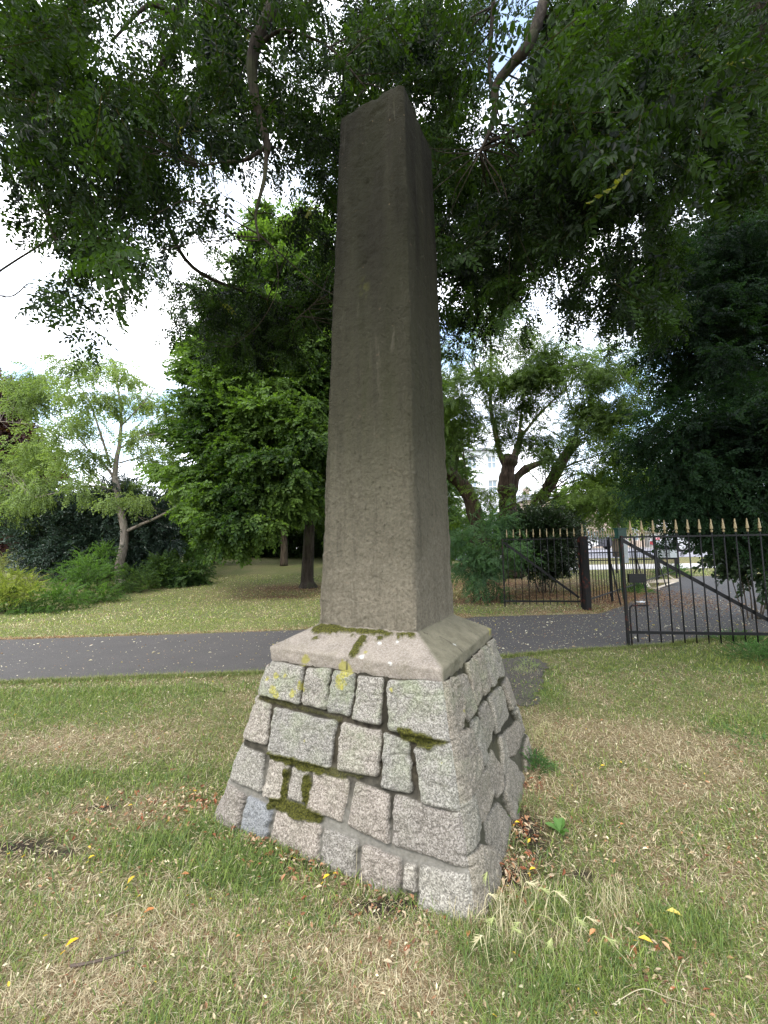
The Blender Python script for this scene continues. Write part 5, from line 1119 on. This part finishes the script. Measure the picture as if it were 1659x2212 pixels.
# longer tufts near the foot of the base and in the foreground
def tuft(cx, cy, r, n, L0, L1, colA, colB, W=.002, lay=(.5, 1.4)):
    global go
    X = cx+rs.normal(0, r, n); Y = cy+rs.normal(0, r*.8, n); k = ~in_base(X, Y, -.01); X, Y = X[k], Y[k]; n = len(X); r1 = rs.uniform(size=(n, 1))
    V, F_, C_ = blades(X, Y, rs.uniform(L0, L1, n), W*rs.uniform(.6, 1.3, n), rs.uniform(*lay, n), np.array(colA)*(1-r1)+np.array(colB)*r1, rs); GV.append(V); GF.append(F_+go); GC.append(C_); go += len(V)
GRN = ((.06, .10, .025), (.17, .25, .07)); STR = ((.3, .25, .14), (.62, .56, .38))
for (x, y, r, n, L0, L1, c_) in [(1180, 1960, .12, 240, .04, .10, STR), (1110, 1975, .08, 150, .04, .12, STR), (1230, 2040, .11, 220, .03, .09, STR), (1180, 2080, .12, 200, .03, .08, GRN), (1340, 2080, .09, 200, .03, .07, GRN), (1040, 2060, .08, 300, .05, .12, GRN), (1120, 2150, .1, 300, .04, .1, GRN), (1090, 2030, .06, 140, .06, .15, STR), (330, 1830, .10, 500, .04, .09, GRN), (500, 1860, .12, 500, .03, .08, GRN), (640, 1840, .07, 220, .03, .08, GRN), (560, 1890, .1, 350, .03, .07, GRN), (310, 1985, .06, 130, .04, .10, STR), (370, 1970, .04, 60, .05, .12, STR), (890, 1930, .05, 130, .04, .09, GRN), (1500, 2020, .1, 400, .04, .09, GRN), (1330, 1975, .06, 150, .04, .12, STR), (1180, 1520, .16, 300, .05, .14, GRN), (1175, 1600, .14, 260, .05, .15, ((.2, .22, .08), (.5, .5, .26))), (1150, 1740, .06, 120, .05, .12, GRN), (1100, 1830, .04, 80, .05, .12, GRN), (1130, 1450, .1, 160, .04, .1, ((.2, .24, .08), (.5, .52, .3))), (1010, 1990, .04, 120, .05, .13, STR), (440, 1800, .03, 60, .03, .07, GRN), (60, 1700, .2, 400, .03, .07, GRN), (600, 1470, .3, 500, .03, .07, GRN), (250, 1490, .5, 700, .03, .07, GRN), (60, 1500, .4, 500, .03, .07, GRN)]:
    p = gnd(x, y); tuft(p[0], p[1], r, n, L0, L1, *c_)
# fringe of grass along the path edges
def fringe(pl, n, w, L0, L1, cA, cB, side):
    global go
    P = np.array([gnd(*q)[:2] for q in pl]); seg = rs.integers(0, len(P)-1, n); t = rs.uniform(size=(n, 1)); Q = P[seg]*(1-t)+P[seg+1]*t+np.c_[np.zeros(n), side*np.abs(rs.normal(0, w, n))]
    r1 = rs.uniform(size=(n, 1)); V, F_, C_ = blades(Q[:, 0], Q[:, 1], rs.uniform(L0, L1, n), .003*rs.uniform(.6, 1.4, n), rs.uniform(.3, 1.3, n), np.array(cA)*(1-r1)+np.array(cB)*r1, rs); GV.append(V); GF.append(F_+go); GC.append(C_); go += len(V)
fringe(path_near[2:15], 14000, .06, .03, .085, GRN[0], (.3, .32, .12), -1); fringe([q for q in path_far if -10 < q[0] < 1300], 9000, .08, .02, .05, GRN[0], STR[1], 1)
gr = mesh_np('grass', np.vstack(GV), [np.vstack(GF)], M['grass'], col=np.vstack(GC)); tag(gr, 'patchy mown grass, part green and part dry straw', 'grass', kind='stuff')
# litter: dead leaflets, straw chips, pale petals
LT = []; 
for k in range(5):
    v, f = leaf_poly(1., .42, rs.uniform(.1, .5)); v[:, 2] += .12+.1*np.sin(v[:, 0]*3+k); v[:, 0] -= .5; LT.append((v, f, np.full(len(v), rs.uniform())))
def litter(X, Y, size, colfn, lift=.012, tilt=.3):
    n = len(X); P = np.stack([X, Y, gz(X, Y)+lift], -1); az = rs.uniform(0, 6.28, n); D = np.stack([np.cos(az), np.sin(az), rs.normal(0, tilt, n)], -1); return scatter(LT, P, D, size, tilt+.2, rs, colfn)
def palette(cols, ps):
    cols = np.array(cols); cp = np.cumsum(ps)/np.sum(ps)
    def f(P, lr, ir): return cols[np.searchsorted(cp, np.clip(ir, 0, .9999))]*(.75+.5*lr[..., None])
    return f
LV = []; LF = []; LC = []; lo_ = 0
def add_l(t3):
    global lo_
    LV.append(t3[0]); LF.append(t3[1]+lo_); LC.append(t3[2]); lo_ += len(t3[0])
lawn_pal = palette([(.40, .32, .20), (.22, .10, .05), (.34, .19, .10), (.6, .55, .38), (.55, .40, .05)], [.6, .08, .12, .18, .02])
for (n, y0, y1, s0, s1) in [(3200, .5, 2.2, .008, .022), (4500, 2., 5., .01, .026)]:
    X, Y = frustum_pts(n, y0, y1, rs); k = (poly_sd(X, Y, path_poly) < 0) & ~in_base(X, Y, -.02); add_l(litter(X[k], Y[k], rs.uniform(s0, s1, k.sum()), lawn_pal, .016))
# drifts round the foot of the base
for (x, y, r, n) in [(690, 1850, .12, 170), (640, 1815, .14, 150), (560, 1790, .1, 160), (850, 1960, .15, 110), (1110, 1880, .08, 110), (1125, 1800, .07, 120), (1140, 1700, .06, 80), (430, 1735, .12, 160), (280, 1760, .18, 140), (1390, 2040, .1, 80), (1110, 1940, .06, 90)]:
    p = gnd(x, y); X = p[0]+rs.normal(0, r, n); Y = p[1]+rs.normal(0, r*.8, n); k = ~in_base(X, Y, -.01)
    add_l(litter(X[k], Y[k], rs.uniform(.01, .035, k.sum()), palette([(.26, .10, .05), (.36, .2, .11), (.45, .36, .24), (.16, .08, .05), (.5, .36, .05)], [.22, .28, .34, .16, .015]), .015, .5))
# on the path: pale flecks, thickest towards the gate
X = rs.uniform(-7, 9, 26000); Y = rs.uniform(4, 11.5, 26000); ps_ = poly_sd(X, Y, path_poly); dn = np.clip(.28+.9*sstep((X+2.6)/3.6), 0, 1)*(.35+1.1*n2(X, Y, 1.1, 71)); k = (ps_ > .02) & (rs.uniform(size=len(X)) < dn)
add_l(litter(X[k], Y[k], rs.uniform(.007, .026, k.sum())*np.where(rs.uniform(size=k.sum()) < .08, 2.2, 1), palette([(.55, .50, .34), (.40, .28, .15), (.30, .15, .08), (.6, .5, .12), (.68, .64, .5)], [.42, .2, .12, .07, .18]), .010, .25))
# orange brown strip along the far edge, verge by the fence
Pf = np.array([gnd(*q)[:2] for q in [q for q in path_far if -1000 < q[0] < 1480]][::-1]); n = 7000; seg = rs.integers(0, len(Pf)-1, n); t = rs.uniform(size=(n, 1)); Q = Pf[seg]*(1-t)+Pf[seg+1]*t
wd = np.where(Q[:, 0] > .8, .38, .13)*(.4+1.2*n2(Q[:, 0], Q[:, 1], 1.7, 81)); Q[:, 1] += np.abs(rs.normal(0, 1, n))*wd-.09*n2(Q[:, 0], Q[:, 1], 3, 82)
add_l(litter(Q[:, 0], Q[:, 1], rs.uniform(.012, .04, n), palette([(.30, .16, .09), (.42, .28, .17), (.20, .10, .06), (.50, .40, .26)], [.3, .3, .2, .2]), .014, .4))
for (x, y, rx, ry, n) in [(1110, 1285, 1.6, .8, 4500), (1390, 1290, .9, 1.4, 3500), (1360, 1275, .8, 1.8, 2500), (640, 1280, 1.3, .8, 2500), (1020, 1290, .8, .8, 1200), (1250, 1290, .8, 1.2, 2500)]:
    p = gnd(x, y); X = p[0]+rs.normal(0, rx, n); Y = p[1]+rs.normal(0, ry, n); add_l(litter(X, Y, rs.uniform(.015, .05, n), palette([(.24, .12, .07), (.36, .22, .13), (.14, .07, .045), (.45, .34, .2)], [.3, .3, .25, .15]), .018, .4))
lt = mesh_np('leaf_litter', np.vstack(LV), [np.vstack(LF)], M['litter'], col=np.vstack(LC)); tag(lt, 'dead leaflets, chips of straw and pale fallen petals strewn over lawn and path', 'leaf litter', kind='stuff')
# single bright leaves, stalks, twig
def big_leaf(x, y, L, ang, col, label, grp='bright fallen leaves on the grass'):
    p = gnd(x, y); L = L*.8; v, f = leaf_poly(L, L*.42, .3); n0 = np.array([1, 0, 0.]); v[:, 2] += .01; v = v@roty(rs.uniform(-.35, .1))@rotz(ang); mb = MB(); mb.add(v+p+[0, 0, .022], [f], col); mb.tube([p+[0, 0, .02], p+v[3]*-.35+[0, 0, .02]], .0012, 4, col)
    o = mb.build('fallen_leaf', M['litter'], color=True, origin=p); tag(o, label, 'leaf', grp)
for a in [(140, 2065, .055, 1.0, (.75, .48, .03), 'bright yellow leaf near the left bottom corner, beside the brown twig'), (705, 1830, .04, .9, (.72, .55, .08), 'pale yellow leaf on brown litter below the base, upper of two'), (698, 1915, .045, .7, (.72, .48, .04), 'deep yellow leaf just below another on litter under the base'),
          (275, 1925, .05, 1.3, (.6, .42, .05), 'curled yellow leaf near the tangle of dry straw at left'), (1112, 1790, .04, .2, (.72, .5, .04), 'yellow leaf lying right of the dock leaves by the base'), (1298, 1665, .04, .1, (.7, .5, .05), 'yellow leaf on the dry lawn well right of the monument'),
          (1145, 1895, .04, .1, (.7, .45, .04), 'yellow leaf in the reddish litter right of the near corner'), (1440, 1985, .07, -.3, (.75, .58, .15), 'long yellow leaf nearest the right edge of the lawn'), (1380, 2045, .06, -.5, (.6, .42, .06), 'ochre leaf beside a small dark hole in the grass at right'), (310, 1990, .05, .6, (.5, .2, .07), 'rust brown leaf near the dry straw tangle'),
          (1275, 2040, .05, .5, (.52, .26, .12), 'rust brown leaf right of the long grass tuft'), (1010, 2045, .05, 1.2, (.5, .22, .1), 'rust brown leaf left of the long grass tuft'), (1450, 2075, .05, 1.7, (.55, .35, .2), 'pale tan leaf near the right bottom corner'), (390, 1905, .045, .3, (.5, .22, .1), 'rust brown leaf between the straw and the monument'), (1340, 1795, .04, .4, (.5, .22, .1), 'rust brown leaf on the lawn right of the dock leaves'), (190, 1870, .035, .9, (.7, .5, .05), 'small yellow leaf beside the green tuft at left')]: big_leaf(*a)
def stalk(pts, r, col, label, name='dry_grass_stalk', cat='grass stalk', grp='single dry stalks', z=(.01, .02, .03)):
    P = [gnd(x, y)+[0, 0, zz] for (x, y, zz) in pts]; mb = MB(); mb.tube(smooth_line(P, 6), np.linspace(r, r*.5, len(smooth_line(P, 6))), 5, col); o = mb.build(name, M['litter'], color=True, origin=P[0]); tag(o, label, cat, grp); return o
stalk([(735, 1990, .01), (755, 1955, .02), (768, 1925, .05), (772, 1895, .14)], .0013, (.38, .34, .22), 'long pale curved stalk leaning against the front of the base')
stalk([(150, 2095, .012), (190, 2090, .015), (240, 2075, .012), (290, 2060, .02)], .006, (.10, .075, .06), 'brown fallen twig lying in the grass at lower left', 'fallen_twig', 'twig', None)
for k_, (pts, lab) in enumerate([([(1000, 2090, .01), (1030, 2060, .02), (1070, 2045, .02), (1110, 2042, .02)], 'pale dry stalk curving over the grass below the near corner'), ([(1330, 2180, .02), (1390, 2165, .04), (1450, 2172, .02), (1530, 2190, .01)], 'thick pale bent straw at the right bottom edge'), ([(1150, 1990, .03), (1190, 2015, .05), (1250, 2045, .02)], 'green seed stalk arching right of the near corner'), ([(225, 1990, .02), (290, 1975, .04), (330, 1990, .02)], 'bleached straw on top of the dry tangle at left'), ([(360, 1970, .01), (380, 1995, .02), (420, 2000, .01)], 'bent bleached straw right of the dry tangle'), ([(640, 2050, .01), (655, 2100, .02), (660, 2140, .01)], 'thin straw lying at the bottom left of centre'), ([(880, 2090, .01), (900, 2130, .03), (905, 2160, .01)], 'thin straw upright at bottom centre')]): stalk(pts, .0013, (.42, .37, .25) if k_ != 2 else (.35, .42, .14), lab)
# seed heads of wall barley right of the base
t = None
SH = [(1120, 1985, 1160, 1925), (1150, 2000, 1190, 1945), (1195, 2005, 1215, 1935), (1170, 1990, 1235, 1965), (1080, 2060, 1060, 2000), (1100, 2090, 1125, 2030), (1060, 2110, 1030, 2060), (1230, 2060, 1265, 2010), (1140, 2060, 1110, 2010), (1250, 2040, 1290, 1985), (1200, 2100, 1190, 2040), (1060, 1960, 1050, 1905), (1040, 1990, 1075, 1930), (1290, 2110, 1330, 2060)]
for k_, (x0, y0, x1, y1) in enumerate(SH):
    a = gnd(x0, y0); b = gnd(x1, y1+60); mb = MB(); h = rs.uniform(.09, .16); tip = b*.5+a*.5+[0, 0, h]; tip2 = tip+(b-a)*.35+[0, 0, -.01]; colr = (.42, .46, .2) if k_ % 3 else (.6, .55, .36)
    L_ = smooth_line([a, (a+tip)/2+[0, 0, h*.2], tip, tip2], 6); mb.tube(L_, .0011, 4, colr); d = (tip2-tip); d /= np.linalg.norm(d)
    for j in range(16):
        p = tip+(tip2-tip)*(j/16); r_ = rs.normal(size=3)*.35; e = p+(d+r_)*rs.uniform(.018, .03); mb.tube([p, (p+e)/2+d*.001, e], [.0016, .001, .0003], 3, colr)
    o = mb.build('barley_grass_stem', M['grass'], color=True, origin=a); tag(o, 'bearded wild barley stem in the tall tuft right of the near base corner', 'grass stem', 'barley grass stems')
# ------------------------------------------------------------------ weeds
def weed(name, label, cat, x, y, r, h, n, cf_, temps, seed, sc=(.5, .9), up=.7):
    rr = np.random.default_rng(seed); c_ = gnd(x, y); e = rr.normal(size=(n, 3))*[r*.5, r*.5, 0]; P = c_+e; P[:, 2] = gz(P[:, 0], P[:, 1])+rr.uniform(.02, 1, n)*h*np.exp(-(e[:, 0]**2+e[:, 1]**2)/(r*r)); D = e/r*1.2+rr.normal(size=(n, 3))*.4+[0, 0, up]
    t = thing(name, c_, label, cat); mb = MB()
    mb.tube([c_, c_+[0, 0, h*.5], c_+[.01, 0, h]], .004, 5)
    mb.build('stem', M['bark'], t); V, F_, Cc = scatter(temps, P, D, rr.uniform(*sc, n), .8, rr, cf_); mesh_np('foliage', V, [F_], M['leaf_soft'], t, col=Cc)
WG = leafcol((.04, .10, .03), (.11, .22, .07), sc=8, seed=83)
weed('leafy_weed', 'compact bright green weed growing against the right side of the base', 'weed', 1158, 1662, .08, .13, 130, WG, TINY, 111, (.18, .34))
def dock(x, y, label, seed, s=1.):
    rr = np.random.default_rng(seed); c_ = gnd(x, y); t = thing('dock_plant', c_, label, 'weed', 'broad leafed dock plants')
    for k in range(5):
        v, f = leaf_poly(.10*s*rr.uniform(.7, 1.1), .042*s, .25); v = v@roty(rr.uniform(-.9, -.25))@rotz(rr.uniform(0, 6.28)); mb = MB(); mb.add(v+c_+[0, 0, .015], [f], (.10, .2, .05)); mb.build('leaf', M['grass'], t, color=True)
dock(1108, 1775, 'broad leafed dock plant touching the base at lower right', 1, 1.1); dock(1210, 1805, 'smaller broad leafed dock plant out on the lawn right of the base', 2, .9)
weed('nettle_patch', 'nettle clump at the right edge where the grass meets the near gate', 'weed', 1650, 1425, .30, .2, 420, WG, TINY, 112, (.3, .6)); weed('nettle_patch', 'low green weeds under the foot of the near gate leaf', 'weed', 1600, 1388, .4, .12, 260, WG, TINY, 113, (.3, .6))
weed('verge_weeds', 'bright green weeds at the foot of the long receding fence', 'weed', 1372, 1280, .35, .3, 220, WG, TINY, 114, (.5, .9)); weed('verge_weeds', 'green weed clump at the far corner of the fence by the path', 'weed', 1455, 1243, .5, .4, 260, WG, TINY, 115, (.7, 1.2))
weed('thistle_weed', 'pale weed on the bare patch behind the monument at right', 'weed', 1140, 1440, .12, .10, 60, leafcol((.14, .19, .08), (.3, .36, .18), sc=8, seed=84), TINY, 116, (.2, .35))
weed('clover_patch', 'low clover like weeds at right edge of the lawn', 'weed', 1610, 1600, .3, .03, 120, WG, TINY, 117, (.15, .3))
